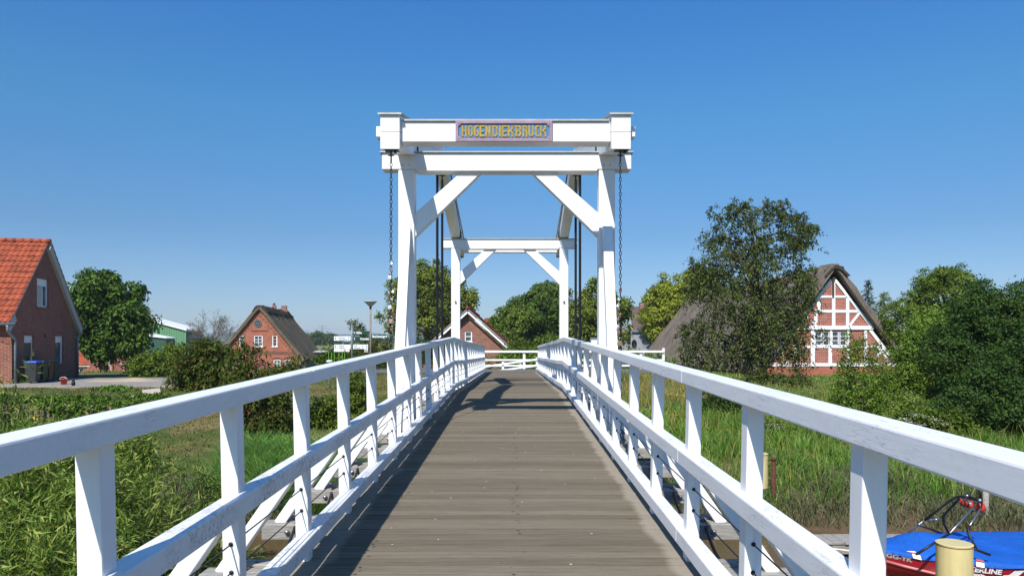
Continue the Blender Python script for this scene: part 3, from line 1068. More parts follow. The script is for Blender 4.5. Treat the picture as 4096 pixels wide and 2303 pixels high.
# broad-leaved weeds and dry seed stalks among the grass of the right bank
x, y = patch(26000, 1.9, 24, 16.2, 26, lambda x, y: np.clip(hsh(x * 1.7 + 5, y * 1.9 + 1) * 1.5 - .1, 0, 1))
p = on_ground(x, y, 0) + np.stack([0 * x, 0 * x, rng.uniform(.05, .5, len(x))], 1)
M['weed'] = leaf_mat('weed_leaves', [(.06, .10, .012), (.11, .165, .02), (.17, .21, .03), (.08, .13, .02)], .35)
kind(leaf_cloud('bank_weeds', p, rng.normal(size=p.shape) * [1, 1, .35], np.array([[0, 0, 1.0]]) + rng.normal(size=p.shape) * .4, rng.uniform(.06, .15, len(p)), rng.uniform(.03, .07, len(p)), M['weed']), 'stuff')
x, y = patch(2600, 1.9, 24, 16.0, 27, lambda x, y: clump(x * .7 + 3, y * .8))
kind(blades('seed_stalks', on_ground(x, y), rng.uniform(.5, .95, len(x)), rng.uniform(.1, .45, len(x)), rng.uniform(.012, .022, len(x)), M['grass_dry']), 'stuff')
# left bank: reeds along the water close to the bridge, short thirsty lawn above
x, y = patch(42000, -6.6, -1.9, 15.2, 19.3, lambda x, y: np.clip(.25 + clump(x, y), 0, 1) * np.clip((-1.2 - x) / .7, 0, 1) * np.where(x > -3.3, 1.0, np.clip((18.6 - y) / 1.4, 0, 1)))
kind(blades('reeds', on_ground(x, y), rng.uniform(.45, 1.15, len(x)), rng.uniform(.35, .95, len(x)), rng.uniform(.013, .026, len(x)), M['reed']), 'stuff')
x, y = patch(26000, -14, -1.9, 14.4, 16.9, lambda x, y: clump(x * 1.3, y))
kind(blades('mudflat_grass', on_ground(x, y), rng.uniform(.2, .5, len(x)), rng.uniform(.3, .95, len(x)), rng.uniform(.010, .022, len(x)), M['grass_muddy']), 'stuff')
x, y = patch(110000, -24, -1.9, 17, 35.8, lambda x, y: clump(x * .8, y * .6))
k = np.where((x < -10.6) & (y > 30), 0, 1).astype(bool)
x, y = x[k], y[k]
kind(blades('lawn_grass', on_ground(x, y), rng.uniform(.03, .13, len(x)), rng.uniform(.2, .8, len(x)), rng.uniform(.016, .035, len(x)), M['grass_lawn']), 'stuff')
x, y = patch(30000, -30, 34, 42.3, 62, lambda x, y: clump(x * .8, y * .6))
kind(blades('meadow_grass', on_ground(x, y), rng.uniform(.1, .3, len(x)), rng.uniform(.2, .8, len(x)), rng.uniform(.03, .05, len(x)), M['grass_lawn']), 'stuff')
# yellow bird's-foot flowers in the dry slope on the right
x, y = patch(5200, 2.2, 9, 20.5, 29, lambda x, y: np.clip(hsh(x * 1.9 + 2, y * 1.4) * 1.6 - .15, 0, 1))
M['yellow'] = simple('yellow_petals', (.62, .42, .02), .6, .15, 30)
p = on_ground(x, y, .16)
kind(leaf_cloud('yellow_flowers', p, rng.normal(size=p.shape) * [1, 1, .4], np.tile([[0, 0, 1.0]], (len(p), 1)), rng.uniform(.025, .05, len(p)), rng.uniform(.025, .045, len(p)), M['yellow']), 'stuff')


# ================================================================== trees and shrubs
def twig_leaves(cent, outd, rs, tw, per, tlen, droop, jit, L, W, up=.8, lvar=.35):
    """leaves strung along short drooping twigs that start at the cluster centres"""
    n = len(cent)
    c = np.repeat(cent, tw, 0)
    o = np.repeat(outd, tw, 0)
    d = norm(o * .7 + rs.normal(size=c.shape) * .75 + np.array([[0, 0, .15]]))
    ln = tlen * rs.uniform(.45, 1.25, (len(c), 1))
    t = rs.uniform(.05, 1, (len(c), per, 1))
    p = c[:, None] + d[:, None] * ln[:, None] * t
    p[..., 2] -= (droop * ln[:, None] * t ** 2)[..., 0]
    p = p + rs.normal(size=p.shape) * jit
    tang = d[:, None] + np.concatenate([np.zeros_like(t), np.zeros_like(t), -2 * droop * t], -1)
    ax = tang * .55 + rs.normal(size=p.shape) * .6
    ax[..., 2] -= droop * .35
    nr = rs.normal(size=p.shape) * .55 + np.array([0, 0, up]) + o[:, None] * .4
    p, ax, nr = [q.reshape(-1, 3) for q in (p, ax, nr)]
    s = rs.uniform(1 - lvar, 1 + lvar, len(p))
    return p, ax, nr, L * s, W * s


def dome_leaves(cent, outd, rs, m, crad, jit, L, W, droop=.3):
    """each cluster is a rounded spray: leaves over its upper, outer side"""
    n = len(cent)
    o = outd[:, None]
    cr = crad * rs.uniform(.55, 1.3, (n, 1, 1))
    u = norm(rs.normal(size=(n, m, 3)) * .8 + o * .55 + np.array([0, 0, .5]))
    p = cent[:, None] + u * cr * (.35 + .65 * rs.random((n, m, 1)) ** .45) * np.array([1, 1, .8]) + rs.normal(size=(n, m, 3)) * jit
    nr = u + rs.normal(size=p.shape) * .35
    ax = np.cross(nr, rs.normal(size=p.shape)) + u * .35
    ax[..., 2] -= droop
    p, ax, nr = [q.reshape(-1, 3) for q in (p, ax, nr)]
    s = rs.uniform(.6, 1.35, len(p))
    return p, ax, nr, L * s, W * s


def sample_lobes(lobes, n, rs, shell=.5):
    c = np.array([l[0] for l in lobes], float)
    r = np.array([l[1] for l in lobes], float)
    vol = r.prod(1) ** .6
    k = rs.choice(len(lobes), n, p=vol / vol.sum())
    u = norm(rs.normal(size=(n, 3)))
    rad = shell + (1 - shell) * rs.random((n, 1)) ** .7
    rad *= 1 + .10 * rs.normal(size=(n, 1))
    return c[k] + u * r[k] * rad, u


def lobes_px(spec, D):
    out = []
    for s in spec:
        px, py, rx, ry = s[:4]
        dd = s[4] if len(s) > 4 else 0
        d = D + dd
        q = F / d
        out.append((tuple(P(px, py, d)), (rx / q, min(rx, ry * 1.3) / q * .95, ry / q)))
    return out


def branch(mb, a, b_, r0, r1, rs, sag=.12, n=5, wob=.06):
    a, b_ = np.asarray(a, float), np.asarray(b_, float)
    l = np.linalg.norm(b_ - a)
    pts, rr = [], []
    off = rs.normal(size=3) * wob * l
    for k in range(n + 1):
        t = k / n
        p = a + (b_ - a) * t + off * math.sin(math.pi * t)
        p[2] += sag * l * math.sin(math.pi * t)
        pts.append(tuple(p))
        rr.append(r0 + (r1 - r0) * t)
    mb.tube(pts, rr, 6, cap=False)


def tree(name, label, cat, base, lobes, mat, n=120, tw=3, per=14, tlen=.8, droop=.5, jit=.08, L=.16, W=.09, tr=.2, seed=1,
         group=None, shell=.5, bark='bark', limbs=26, stems=1, up=.8, top=None, dome=0):
    rs = np.random.default_rng(seed)
    bx, by, bz = base
    t = thing(name, base, label, cat, group)
    cen, out = sample_lobes(lobes, n, rs, shell)
    allc = np.array([l[0] for l in lobes]).mean(0)
    top = np.array(top if top is not None else max((l[0] for l in lobes), key=lambda q: q[2]), float)
    mb = MB()
    trunks = []
    for s in range(stems):
        b0 = np.array([bx, by, bz - .15]) + (rs.normal(size=3) * [.25, .25, 0] if stems > 1 else 0)
        tp = top if stems == 1 else cen[rs.integers(len(cen))]
        path = []
        wob = rs.normal(size=2) * .05 * (tp[2] - bz)
        for k in range(9):
            u = k / 8
            p = b0 + (tp - b0) * u
            p[:2] += wob * math.sin(math.pi * u) + rs.normal(size=2) * .02 * u
            path.append(p)
        trr = tr if stems == 1 else tr * rs.uniform(.5, 1)
        mb.tube([tuple(p) for p in path], [trr * (1.25 if k == 0 else 1 - .82 * k / 8) for k in range(9)], 8)
        trunks.append((path, trr))
    pick = rs.permutation(len(cen))[:limbs]
    for i in pick:
        path, trr = trunks[rs.integers(len(trunks))]
        tgt = cen[i]
        best = min(range(1, 8), key=lambda k: abs(path[k][2] - (tgt[2] - .45 * np.linalg.norm(tgt[:2] - path[k][:2]))))
        a = path[best]
        branch(mb, a, tgt, max(.012, trr * .42 * (1 - best / 10)), .008, rs)
    obj('trunk', mb, M[bark], t, smooth=True, recalc=False)
    p, ax, nr, l, w = twig_leaves(cen, out, rs, tw, per, tlen, droop, jit, L, W, up)
    if dome:
        q = dome_leaves(cen, out, rs, tw * per, dome, jit, L, W, droop)
        keep = rs.random(len(p)) < .25
        p, ax, nr, l, w = [np.concatenate([a_, b_[keep]]) for a_, b_ in zip(q, (p, ax, nr, l, w))]
    leaf_cloud('crown', p, ax, nr, l, w, mat, t)
    return t


def shrub(name, label, cat, base, lobes, mat, stems=6, sr=.02, **kw):
    kw.setdefault('limbs', 14)
    t = tree(name, label, cat, base, lobes, mat, tr=sr, stems=stems, **kw)
    for c in t.children:
        if c.name.startswith('trunk'):
            c.name = 'stem'
        if c.name.startswith('crown'):
            c.name = 'foliage'
    return t


gz = lambda x, y: float(ground_z(x, y))
LM = {}
LM['chestnut'] = leaf_mat('chestnut_leaves', [(0.024, 0.053, 0.006), (0.058, 0.120, 0.012), (0.114, 0.203, 0.022)], .28)
LM['poplar'] = leaf_mat('poplar_leaves', [(0.066, 0.094, 0.012), (0.148, 0.197, 0.027), (0.259, 0.316, 0.050)], .35)
LM['oak'] = leaf_mat('dark_oak_leaves', [(0.030, 0.058, 0.008), (0.067, 0.124, 0.015), (0.131, 0.203, 0.027)], .28)
LM['mid'] = leaf_mat('mid_green_leaves', [(0.053, 0.088, 0.010), (0.114, 0.172, 0.020), (0.194, 0.274, 0.034)], .35)
LM['lime'] = leaf_mat('yellow_green_leaves', [(0.113, 0.138, 0.008), (0.227, 0.271, 0.018), (0.367, 0.407, 0.034)], .42)
LM['cherry'] = leaf_mat('dull_cherry_leaves', [(0.026, 0.040, 0.007), (0.049, 0.075, 0.013), (0.089, 0.122, 0.025), (0.139, 0.143, 0.040)], .25)
LM['berry'] = leaf_mat('cherry_bush_leaves', [(0.027, 0.048, 0.006), (0.057, 0.092, 0.011), (0.106, 0.149, 0.022), (0.127, 0.068, 0.018)], .3)
LM['dark'] = leaf_mat('dark_bush_leaves', [(0.020, 0.045, 0.009), (0.045, 0.094, 0.016), (0.079, 0.149, 0.023)], .28)
LM['fresh'] = leaf_mat('fresh_green_leaves', [(0.066, 0.119, 0.014), (0.130, 0.214, 0.026), (0.216, 0.326, 0.039)], .4)
LM['willow'] = leaf_mat('willow_leaves', [(0.042, 0.085, 0.013), (0.097, 0.175, 0.024), (0.156, 0.242, 0.039), (0.243, 0.319, 0.062), (0.370, 0.389, 0.117)], .35)
LM['ivy'] = leaf_mat('ivy_leaves', [(0.047, 0.097, 0.013), (0.103, 0.183, 0.023), (0.185, 0.297, 0.039)], .2)
LM['conifer'] = leaf_mat('conifer_needles', [(0.024, 0.050, 0.017), (0.066, 0.124, 0.041)], .15)
LM['larch'] = leaf_mat('larch_needles', [(0.088, 0.138, 0.042), (0.215, 0.303, 0.093)], .3)
LM['elder'] = simple('elder_blossom', (.75, .73, .58), .7, .1, 30)
LM['red'] = simple('ripe_cherries', (.32, .03, .02), .4, .2, 30)

# wooded ridges on the horizon
LMH = simple('far_woodland', (.035, .06, .022), .95, .3, .02)
for D, seed, h0, h1, x0, x1 in ((2600, 1, 14, 26, -1900, 600), (3300, 2, 26, 42, -2600, 1500)):
    rs_ = np.random.default_rng(seed)
    hx = np.linspace(x0, x1, 260)
    hh = h0 + (h1 - h0) * (.5 + .3 * np.sin(hx * .006 + seed) + .2 * np.sin(hx * .017)) + rs_.normal(size=260) * 1.3
    mb = MB()
    for a, b_, za, zb in zip(hx[:-1], hx[1:], hh[:-1], hh[1:]):
        mb.add([(a, D, -3), (b_, D, -3), (b_, D + 60, zb * .8), (a, D + 60, za * .8), (a, D + 160, za), (b_, D + 160, zb), (b_, D + 400, -3), (a, D + 400, -3)],
               [(0, 1, 2, 3), (3, 2, 5, 4), (4, 5, 6, 7)])
    kind(obj('hills', mb, LMH), 'structure')
# ------------------------------------------------------------------ individual trees
def T(name, label, cat, D, bpx, spec, mat, zb=None, **kw):
    bx = (bpx - CX) / F * D
    zb = gz(bx, D) if zb is None else zb
    return tree(name, label, cat, (bx, D, zb), lobes_px(spec, D), LM[mat], **kw)


T('chestnut_tree', 'big dark chestnut tree behind the orange-roofed brick house', 'tree', 58, 106,
  [(104, 318, 27, 32), (92, 296, 20, 22, -1), (120, 300, 18, 20, 1), (126, 328, 18, 24, -1), (88, 330, 20, 24), (106, 344, 30, 14), (84, 292, 9, 10), (134, 318, 9, 14), (106, 283, 15, 9)],
  'chestnut', n=230, tw=4, per=36, tlen=.8, droop=.55, jit=.06, L=.30, W=.16, tr=.32, seed=11, shell=.5, dome=.85)
T('poplar_tree', 'tall light green tree standing behind the left leg of the near portal', 'tree', 76, 428,
  [(428, 290, 26, 30), (420, 276, 16, 14), (438, 300, 26, 30), (400, 306, 18, 22, -2), (392, 322, 14, 16), (452, 302, 18, 24, 2), (465, 300, 10, 12), (398, 290, 12, 12), (426, 325, 34, 16)],
  'poplar', n=270, tw=4, per=26, tlen=.95, droop=.2, jit=.06, L=.27, W=.15, tr=.35, seed=12, shell=.4, dome=.8)
T('oak_tree', 'dark round-crowned tree behind the white fence, right of the red roof', 'tree', 92, 540,
  [(540, 312, 24, 26), (552, 306, 18, 20), (524, 322, 18, 20), (560, 322, 14, 22), (540, 336, 30, 14), (548, 294, 14, 9)],
  'oak', n=300, tw=4, per=28, tlen=1.0, droop=.5, jit=.08, L=.34, W=.2, tr=.35, seed=13, shell=.5, dome=1.0)
T('oak_tree', 'lower mid green tree left of the dark round one behind the fence', 'tree', 88, 508,
  [(508, 330, 16, 20), (516, 318, 12, 14), (500, 336, 12, 14), (494, 328, 8, 9)],
  'mid', n=150, tw=4, per=24, tlen=.9, droop=.5, jit=.08, L=.3, W=.18, tr=.25, seed=14, dome=.9)
T('poplar_tree', 'light green tree behind the right leg of the near portal', 'tree', 74, 596,
  [(592, 318, 18, 24), (606, 312, 15, 20), (580, 322, 14, 22), (617, 322, 12, 16), (596, 298, 11, 14), (620, 306, 8, 8), (600, 338, 24, 10)],
  'poplar', n=210, tw=4, per=26, tlen=.9, droop=.2, jit=.06, L=.27, W=.15, tr=.28, seed=15, dome=.8)
T('maple_tree', 'yellow-green tree beside the thatched roof, left of the big cherry', 'tree', 103, 672,
  [(672, 300, 20, 20), (690, 292, 20, 18), (658, 318, 16, 14), (700, 280, 12, 10), (656, 296, 9, 8), (660, 334, 14, 10), (682, 318, 20, 18)],
  'lime', n=240, tw=4, per=24, tlen=1.2, droop=.35, jit=.1, L=.38, W=.22, tr=.3, seed=16, dome=1.0)
cherry = T('cherry_tree', 'large loose cherry tree with dull brownish foliage before the thatched roof', 'tree', 40, 746,
  [(752, 226, 22, 15), (730, 254, 30, 20), (764, 250, 26, 18), (746, 262, 34, 26), (734, 300, 48, 34), (782, 298, 32, 34), (712, 276, 22, 20), (798, 284, 14, 18), (770, 330, 44, 28), (726, 336, 36, 30), (752, 364, 54, 18), (704, 362, 20, 16),
   (796, 328, 18, 30), (738, 213, 9, 6), (772, 212, 8, 6), (694, 336, 12, 20)],
  'cherry', n=500, tw=4, per=20, tlen=1.0, droop=.85, jit=.05, L=.15, W=.065, tr=.26, seed=17, shell=.35, limbs=120, top=tuple(P(750, 215, 40)))
mb = MB()
rs = np.random.default_rng(171)
for a, b_ in [((750, 262), (702, 262)), ((748, 250), (712, 236)), ((750, 236), (722, 212)), ((752, 228), (740, 205)), ((754, 226), (768, 206)), ((755, 230), (794, 216)),
              ((756, 240), (805, 228)), ((756, 238), (800, 238)), ((750, 270), (696, 286)), ((752, 262), (800, 262)), ((752, 250), (790, 250))]:
    branch(mb, P(*a, 40), P(*b_, 40.3), .05, .012, rs, .1)
obj('limb', mb, M['bark'], cherry, smooth=True, recalc=False)
# loose sprays at the ends of those limbs
cen = np.array([tuple(P(px + rs.normal() * 5, py + rs.normal() * 4, 40 + rs.normal() * .5)) for px, py in
                [(702, 263), (694, 268), (706, 240), (714, 236), (720, 214), (728, 210), (740, 206), (748, 204), (768, 207), (776, 209), (794, 216), (802, 224), (806, 230), (800, 238), (803, 244), (696, 288), (690, 292), (800, 262), (792, 250), (808, 282), (812, 300), (684, 330), (680, 352), (782, 213), (788, 216), (798, 220), (809, 227), (806, 236), (798, 246), (786, 232), (792, 240), (804, 268), (700, 278), (724, 226)] for _ in range(7)])
p, ax, nr, l, w = twig_leaves(cen, norm(rs.normal(size=cen.shape)), rs, 3, 16, .6, .8, .05, .15, .065)
leaf_cloud('spray', p, ax, nr, l, w, LM['cherry'], cherry)

T('robinia_tree', 'light feathery green tree behind the dark bushes at the right', 'tree', 42, 946,
  [(946, 296, 26, 22), (934, 282, 16, 12), (960, 290, 18, 20), (925, 306, 18, 18), (906, 322, 20, 22), (940, 278, 12, 6), (950, 325, 34, 20)],
  'mid', n=260, tw=4, per=24, tlen=.75, droop=.3, jit=.04, L=.15, W=.07, tr=.16, seed=18, dome=.5)
T('plum_tree', 'tall dark green bushy tree at the right edge with upright shoots', 'tree', 26, 1000,
  [(1000, 326, 32, 30), (982, 312, 16, 22), (1014, 310, 16, 22), (970, 340, 28, 28), (1010, 356, 40, 32), (980, 298, 7, 18), (1018, 298, 6, 16), (962, 314, 9, 16), (998, 306, 7, 12), (945, 354, 24, 24), (1000, 385, 44, 26)],
  'dark', n=520, tw=4, per=24, tlen=.65, droop=-.1, jit=.03, L=.10, W=.05, tr=.12, seed=19, shell=.35, stems=4, dome=.36)
T('willow_tree', 'broad mid green bushy tree right of the half-timbered gable', 'tree', 30, 908,
  [(920, 352, 26, 22), (934, 332, 24, 20), (906, 374, 24, 20), (938, 372, 36, 26), (905, 400, 32, 18), (950, 400, 40, 24)],
  'fresh', n=360, tw=4, per=22, tlen=.6, droop=.3, jit=.03, L=.11, W=.05, tr=.12, seed=20, shell=.35, stems=4, dome=.42)
T('plum_tree', 'dark green thicket leaning over the bank at the right edge', 'tree', 22, 985,
  [(985, 400, 40, 30), (1015, 380, 34, 40), (960, 415, 30, 22), (1010, 420, 40, 22)],
  'dark', n=360, tw=4, per=22, tlen=.5, droop=.15, jit=.03, L=.095, W=.048, tr=.1, seed=21, shell=.35, stems=4, dome=.34)
shrub('sapling', 'slim leafy sapling cluster growing before the half-timbered gable', 'shrub', (float(P(852, 0, 24).x), 24, gz(P(852, 0, 24).x, 24)),
      lobes_px([(858, 366, 13, 18), (856, 344, 9, 10), (850, 384, 14, 22), (840, 402, 16, 18), (868, 400, 16, 18), (882, 388, 10, 18), (876, 360, 6, 12)], 24), LM['fresh'],
      n=190, tw=3, per=15, tlen=.4, droop=.0, jit=.05, L=.085, W=.042, seed=22, shell=.3, stems=8)
shrub('shrub', 'yellowish leafy shrub on the bank between sapling and dark thicket', 'shrub', (float(P(902, 0, 24).x), 24, gz(P(902, 0, 24).x, 24)),
      lobes_px([(902, 408, 20, 16), (886, 414, 16, 12), (920, 416, 20, 14)], 24), LM['willow'], n=150, tw=3, per=16, tlen=.4, droop=.2, jit=.05, L=.09, W=.035, seed=23, stems=7)
shrub('shrub', 'dark low shrub under the big cherry at the top of the bank', 'shrub', (float(P(780, 0, 33).x), 33, gz(P(780, 0, 33).x, 33)),
      lobes_px([(775, 388, 26, 12), (755, 384, 16, 10), (798, 386, 14, 9)], 33), LM['cherry'], n=150, tw=3, per=16, tlen=.5, droop=.4, jit=.06, L=.12, W=.06, seed=24, stems=6)
shrub('shrub', 'green shrub in the shade below the cherry tree, beside the dry slope', 'shrub', (float(P(722, 0, 24).x), 24, gz(P(722, 0, 24).x, 24)),
      lobes_px([(716, 402, 18, 14), (738, 408, 18, 14), (752, 418, 12, 10)], 24), LM['dark'], n=130, tw=3, per=16, tlen=.4, droop=.2, jit=.05, L=.09, W=.045, seed=25, stems=6)
el = shrub('elder_bush', 'elder bush with creamy flower heads on the right bank', 'shrub', (float(P(918, 0, 21).x), 21, gz(P(918, 0, 21).x, 21)),
           lobes_px([(918, 424, 26, 12), (945, 432, 26, 12), (895, 432, 14, 10)], 21), LM['mid'], n=170, tw=3, per=16, tlen=.4, droop=.2, jit=.05, L=.1, W=.055, seed=26, stems=7)
rs = np.random.default_rng(5)


def blossoms(parent, spec, D, n, mat, L=.03):
    pts = []
    for px, py in spec:
        c = np.array(P(px, py, D))
        pts.append(c + rs.normal(size=(n, 3)) * [.10, .10, .025])
    p = np.concatenate(pts)
    leaf_cloud('blossom', p, rs.normal(size=p.shape) * [1, 1, .2], np.tile([[0, 0, 1.0]], (len(p), 1)), L, L, mat, parent)


blossoms(el, [(905, 418), (916, 414), (925, 416), (934, 419), (912, 422), (943, 424), (922, 424)], 20.4, 60, LM['elder'])
eb = shrub('elder_bush', 'small white-flowering weed beside the third post of the right railing', 'shrub', (float(P(772, 0, 20.5).x), 20.5, gz(P(772, 0, 20.5).x, 20.5)),
           lobes_px([(772, 428, 9, 10), (784, 430, 8, 8)], 20.5), LM['mid'], n=40, tw=3, per=12, tlen=.3, droop=.2, jit=.04, L=.07, W=.03, seed=27, stems=5)
blossoms(eb, [(767, 420), (771, 424), (766, 429), (776, 427), (781, 426)], 20.2, 40, LM['elder'], .025)

# conifers behind the thatched house
for (px, top, bot, D, matn, lab, sp) in [(868, 279, 330, 82, 'conifer', 'dark spruce top rising behind the thatched gable', 1.0), (884, 291, 335, 70, 'larch', 'pale feathery larch right of the dark spruce', 1.4)]:
    rs2 = np.random.default_rng(int(px))
    bx = (px - CX) / F * D
    zt, zb = (HY - top) / F * D, -2.7
    t = thing('spruce_tree' if matn == 'conifer' else 'larch_tree', (bx, D, zb), lab, 'tree')
    mb = MB()
    mb.tube([(bx, D, zb - .2), (bx, D, zt)], [.18, .02], 7)
    pc, px_, pn = [], [], []
    for k in range(34):
        u = k / 33
        z = zt - .15 - u * (zt - zb) * .9
        nb = 5 + int(u * 5)
        for q in range(nb):
            a = rs2.uniform(0, 2 * math.pi)
            ln = (.25 + u * 2.2 * sp) * rs2.uniform(.7, 1.15)
            e = np.array([math.cos(a), math.sin(a), -.25])
            mb.tube([(bx, D, z), tuple(np.array([bx, D, z]) + e * ln)], [.03, .006], 4, cap=False)
            m_ = int(10 + ln * 16)
            s = rs2.random((m_, 1)) ** .8
            pc.append(np.array([bx, D, z]) + e * ln * s + rs2.normal(size=(m_, 3)) * .05)
            px_.append(e + rs2.normal(size=(m_, 3)) * .6)
            pn.append(np.tile([[0, 0, 1.0]], (m_, 1)) + rs2.normal(size=(m_, 3)) * .3)
    obj('trunk', mb, M['bark'], t, smooth=True, recalc=False)
    leaf_cloud('crown', np.concatenate(pc), np.concatenate(px_), np.concatenate(pn), .3, .07, LM[matn], t)

# bare tree between the green hall and the brick gable
rs2 = np.random.default_rng(9)
D = 52
b0 = P(213, 352, D)
t = thing('bare_tree', (b0.x, D, gz(b0.x, D)), 'almost leafless thin-branched tree between green hall and thatched brick house', 'tree')
mb = MB()
tips = []


def grow(p, d, ln, r, lev):
    q = p + d * ln
    mb.tube([tuple(p), tuple((p + q) / 2 + rs2.normal(size=3) * .04 * ln), tuple(q)], [r, r * .8, r * .62], 5, cap=False)
    if lev == 0:
        tips.append(q)
        return
    for k in range(3 if lev > 1 else 4):
        nd_ = norm(d + rs2.normal(size=3) * .48 + np.array([0, 0, .12]))
        grow(p + (q - p) * rs2.uniform(.55, 1), nd_, ln * rs2.uniform(.62, .82), r * .58, lev - 1)


start = np.array([b0.x, D, gz(b0.x, D) - .1])
mb.tube([tuple(start), tuple(start + [0, 0, 2.2])], [.11, .09], 7)
for k in range(8):
    a = k * math.pi / 4 + .3
    grow(start + [0, 0, 1.5 + .1 * k], norm(np.array([math.cos(a) * .62, math.sin(a) * .62, 1.0])), 1.08, .038, 4)
obj('trunk', mb, M['paleblark'], t, smooth=True, recalc=False)
tp = np.array(tips)
p, ax, nr, l, w = twig_leaves(tp[rs2.random(len(tp)) < .35], norm(rs2.normal(size=tp.shape))[:1], rs2, 1, 2, .15, .3, .03, .12, .05) if False else twig_leaves(tp[::3], norm(rs2.normal(size=tp[::3].shape)), rs2, 1, 2, .15, .3, .03, .10, .045)
leaf_cloud('crown', p, ax, nr, l, w, LM['cherry'], t)

# shrubs on the left bank
shrub('cherry_bush', 'large dark leafy cherry bush beside the patio, left of the brick gable', 'shrub', (float(P(205, 0, 29).x), 29, gz(P(205, 0, 29).x, 29)),
      lobes_px([(204, 358, 20, 14), (194, 368, 20, 16), (220, 372, 13, 13), (202, 386, 24, 10), (184, 382, 11, 10), (206, 350, 11, 7), (222, 361, 6, 7), (234, 384, 9, 9)], 29), LM['berry'],
      n=150, tw=4, per=20, tlen=.85, droop=.55, jit=.035, L=.17, W=.062, seed=31, stems=9, sr=.035, limbs=80, shell=.1)
cb2 = shrub('cherry_bush', 'thin cherry bush with upright twigs, red fruit, before the brick gable', 'shrub', (float(P(262, 0, 21).x), 21, gz(P(262, 0, 21).x, 21)),
      lobes_px([(260, 382, 20, 12), (244, 392, 16, 13), (280, 376, 14, 9), (252, 358, 8, 12), (290, 370, 8, 7), (270, 408, 19, 17), (262, 424, 23, 11), (296, 362, 4, 5), (238, 352, 5, 11)], 21), LM['berry'],
      n=250, tw=3, per=14, tlen=.42, droop=.55, jit=.05, L=.12, W=.045, seed=32, stems=9, sr=.025, limbs=70)
rs = np.random.default_rng(77)
cc, _ = sample_lobes(lobes_px([(260, 372, 22, 14), (265, 412, 20, 18), (250, 390, 18, 14)], 21), 170, rs)
leaf_cloud('fruit', cc, rs.normal(size=cc.shape), rs.normal(size=cc.shape), .06, .05, LM['red'], cb2)
shrub('hazel_bush', 'bright green low bush between the fourth and fifth left railing posts', 'shrub', (float(P(336, 0, 22).x), 22, gz(P(336, 0, 22).x, 22)),
      lobes_px([(326, 411, 9, 8), (318, 416, 8, 8), (338, 406, 5, 8), (332, 418, 10, 8)], 22), LM['mid'], n=110, tw=3, per=16, tlen=.38, droop=.2, jit=.05, L=.09, W=.045, seed=33, stems=7)
shrub('hazel_bush', 'upright green bush behind the fifth and sixth left railing posts', 'shrub', (float(P(358, 0, 24).x), 24, gz(P(358, 0, 24).x, 24)),
      lobes_px([(357, 388, 9, 14), (362, 402, 9, 12), (354, 412, 9, 10)], 24), LM['mid'], n=120, tw=3, per=16, tlen=.38, droop=.1, jit=.05, L=.09, W=.045, seed=34, stems=6)
shrub('garden_shrub', 'yellowish green garden shrub left of the large cherry bush', 'shrub', (float(P(160, 0, 40).x), 40, gz(P(160, 0, 40).x, 40)),
      lobes_px([(158, 364, 20, 10), (172, 356, 14, 12), (144, 370, 14, 8), (138, 366, 12, 8)], 40), LM['mid'], n=190, tw=3, per=15, tlen=.5, droop=.3, jit=.08, L=.13, W=.07, seed=35, stems=6)
shrub('garden_shrub', 'brownish thorny shrub behind the yellowish one, under the green hall', 'shrub', (float(P(165, 0, 48).x), 48, gz(P(165, 0, 48).x, 48)),
      lobes_px([(162, 360, 22, 6), (182, 357, 18, 6), (204, 350, 14, 6), (222, 352, 12, 5)], 48), LM['cherry'], n=230, tw=3, per=16, tlen=.6, droop=.3, jit=.1, L=.14, W=.07, seed=36, stems=6)
shrub('garden_shrub', 'dark green garden shrub left of the signpost, below the field', 'shrub', (float(P(330, 0, 48).x), 48, gz(P(330, 0, 48).x, 48)),
      lobes_px([(330, 358, 12, 6), (344, 359, 16, 6), (362, 358, 18, 7), (385, 358, 16, 7)], 48), LM['oak'], n=260, tw=3, per=15, tlen=.6, droop=.3, jit=.1, L=.15, W=.085, seed=37, stems=8)
shrub('apple_tree', 'young apple tree with sparse leaves behind the direction signs', 'shrub', (float(P(366, 0, 44).x), 44, gz(P(366, 0, 44).x, 44)),
      lobes_px([(366, 344, 12, 8), (360, 330, 6, 5), (376, 352, 14, 8), (384, 342, 8, 5), (354, 322, 4, 3)], 44), LM['berry'], n=110, tw=3, per=12, tlen=.4, droop=.4, jit=.06, L=.11, W=.06, seed=38, stems=5)
shrub('hedge', 'dense leafy green hedge behind the white fence at the bridge end', 'hedge', (.2, 47.5, gz(.2, 47.5)),
      [((x_, 47.5, -1.75), (1.3, .7, 1.05)) for x_ in np.arange(-.4, 9.5, 1.2)], LM['fresh'], n=420, tw=3, per=16, tlen=.35, droop=.35, jit=.08, L=.15, W=.085, seed=39, stems=14, shell=.6)
shrub('garden_shrub', 'bushy green shrub above the hedge, right of the red roof', 'shrub', (float(P(525, 0, 56).x), 56, gz(0, 56)),
      lobes_px([(520, 350, 16, 8), (535, 350, 14, 8), (550, 346, 12, 10)], 56), LM['mid'], n=200, tw=3, per=15, tlen=.6, droop=.4, jit=.1, L=.18, W=.1, seed=40, stems=8)
shrub('garden_shrub', 'dark shrubs mass between the left portal leg and the lamp', 'shrub', (float(P(400, 0, 46).x), 46, gz(-7, 46)),
      lobes_px([(404, 352, 14, 10), (418, 350, 12, 10), (440, 352, 14, 10)], 46), LM['oak'], n=200, tw=3, per=15, tlen=.5, droop=.3, jit=.1, L=.15, W=.08, seed=41, stems=8)

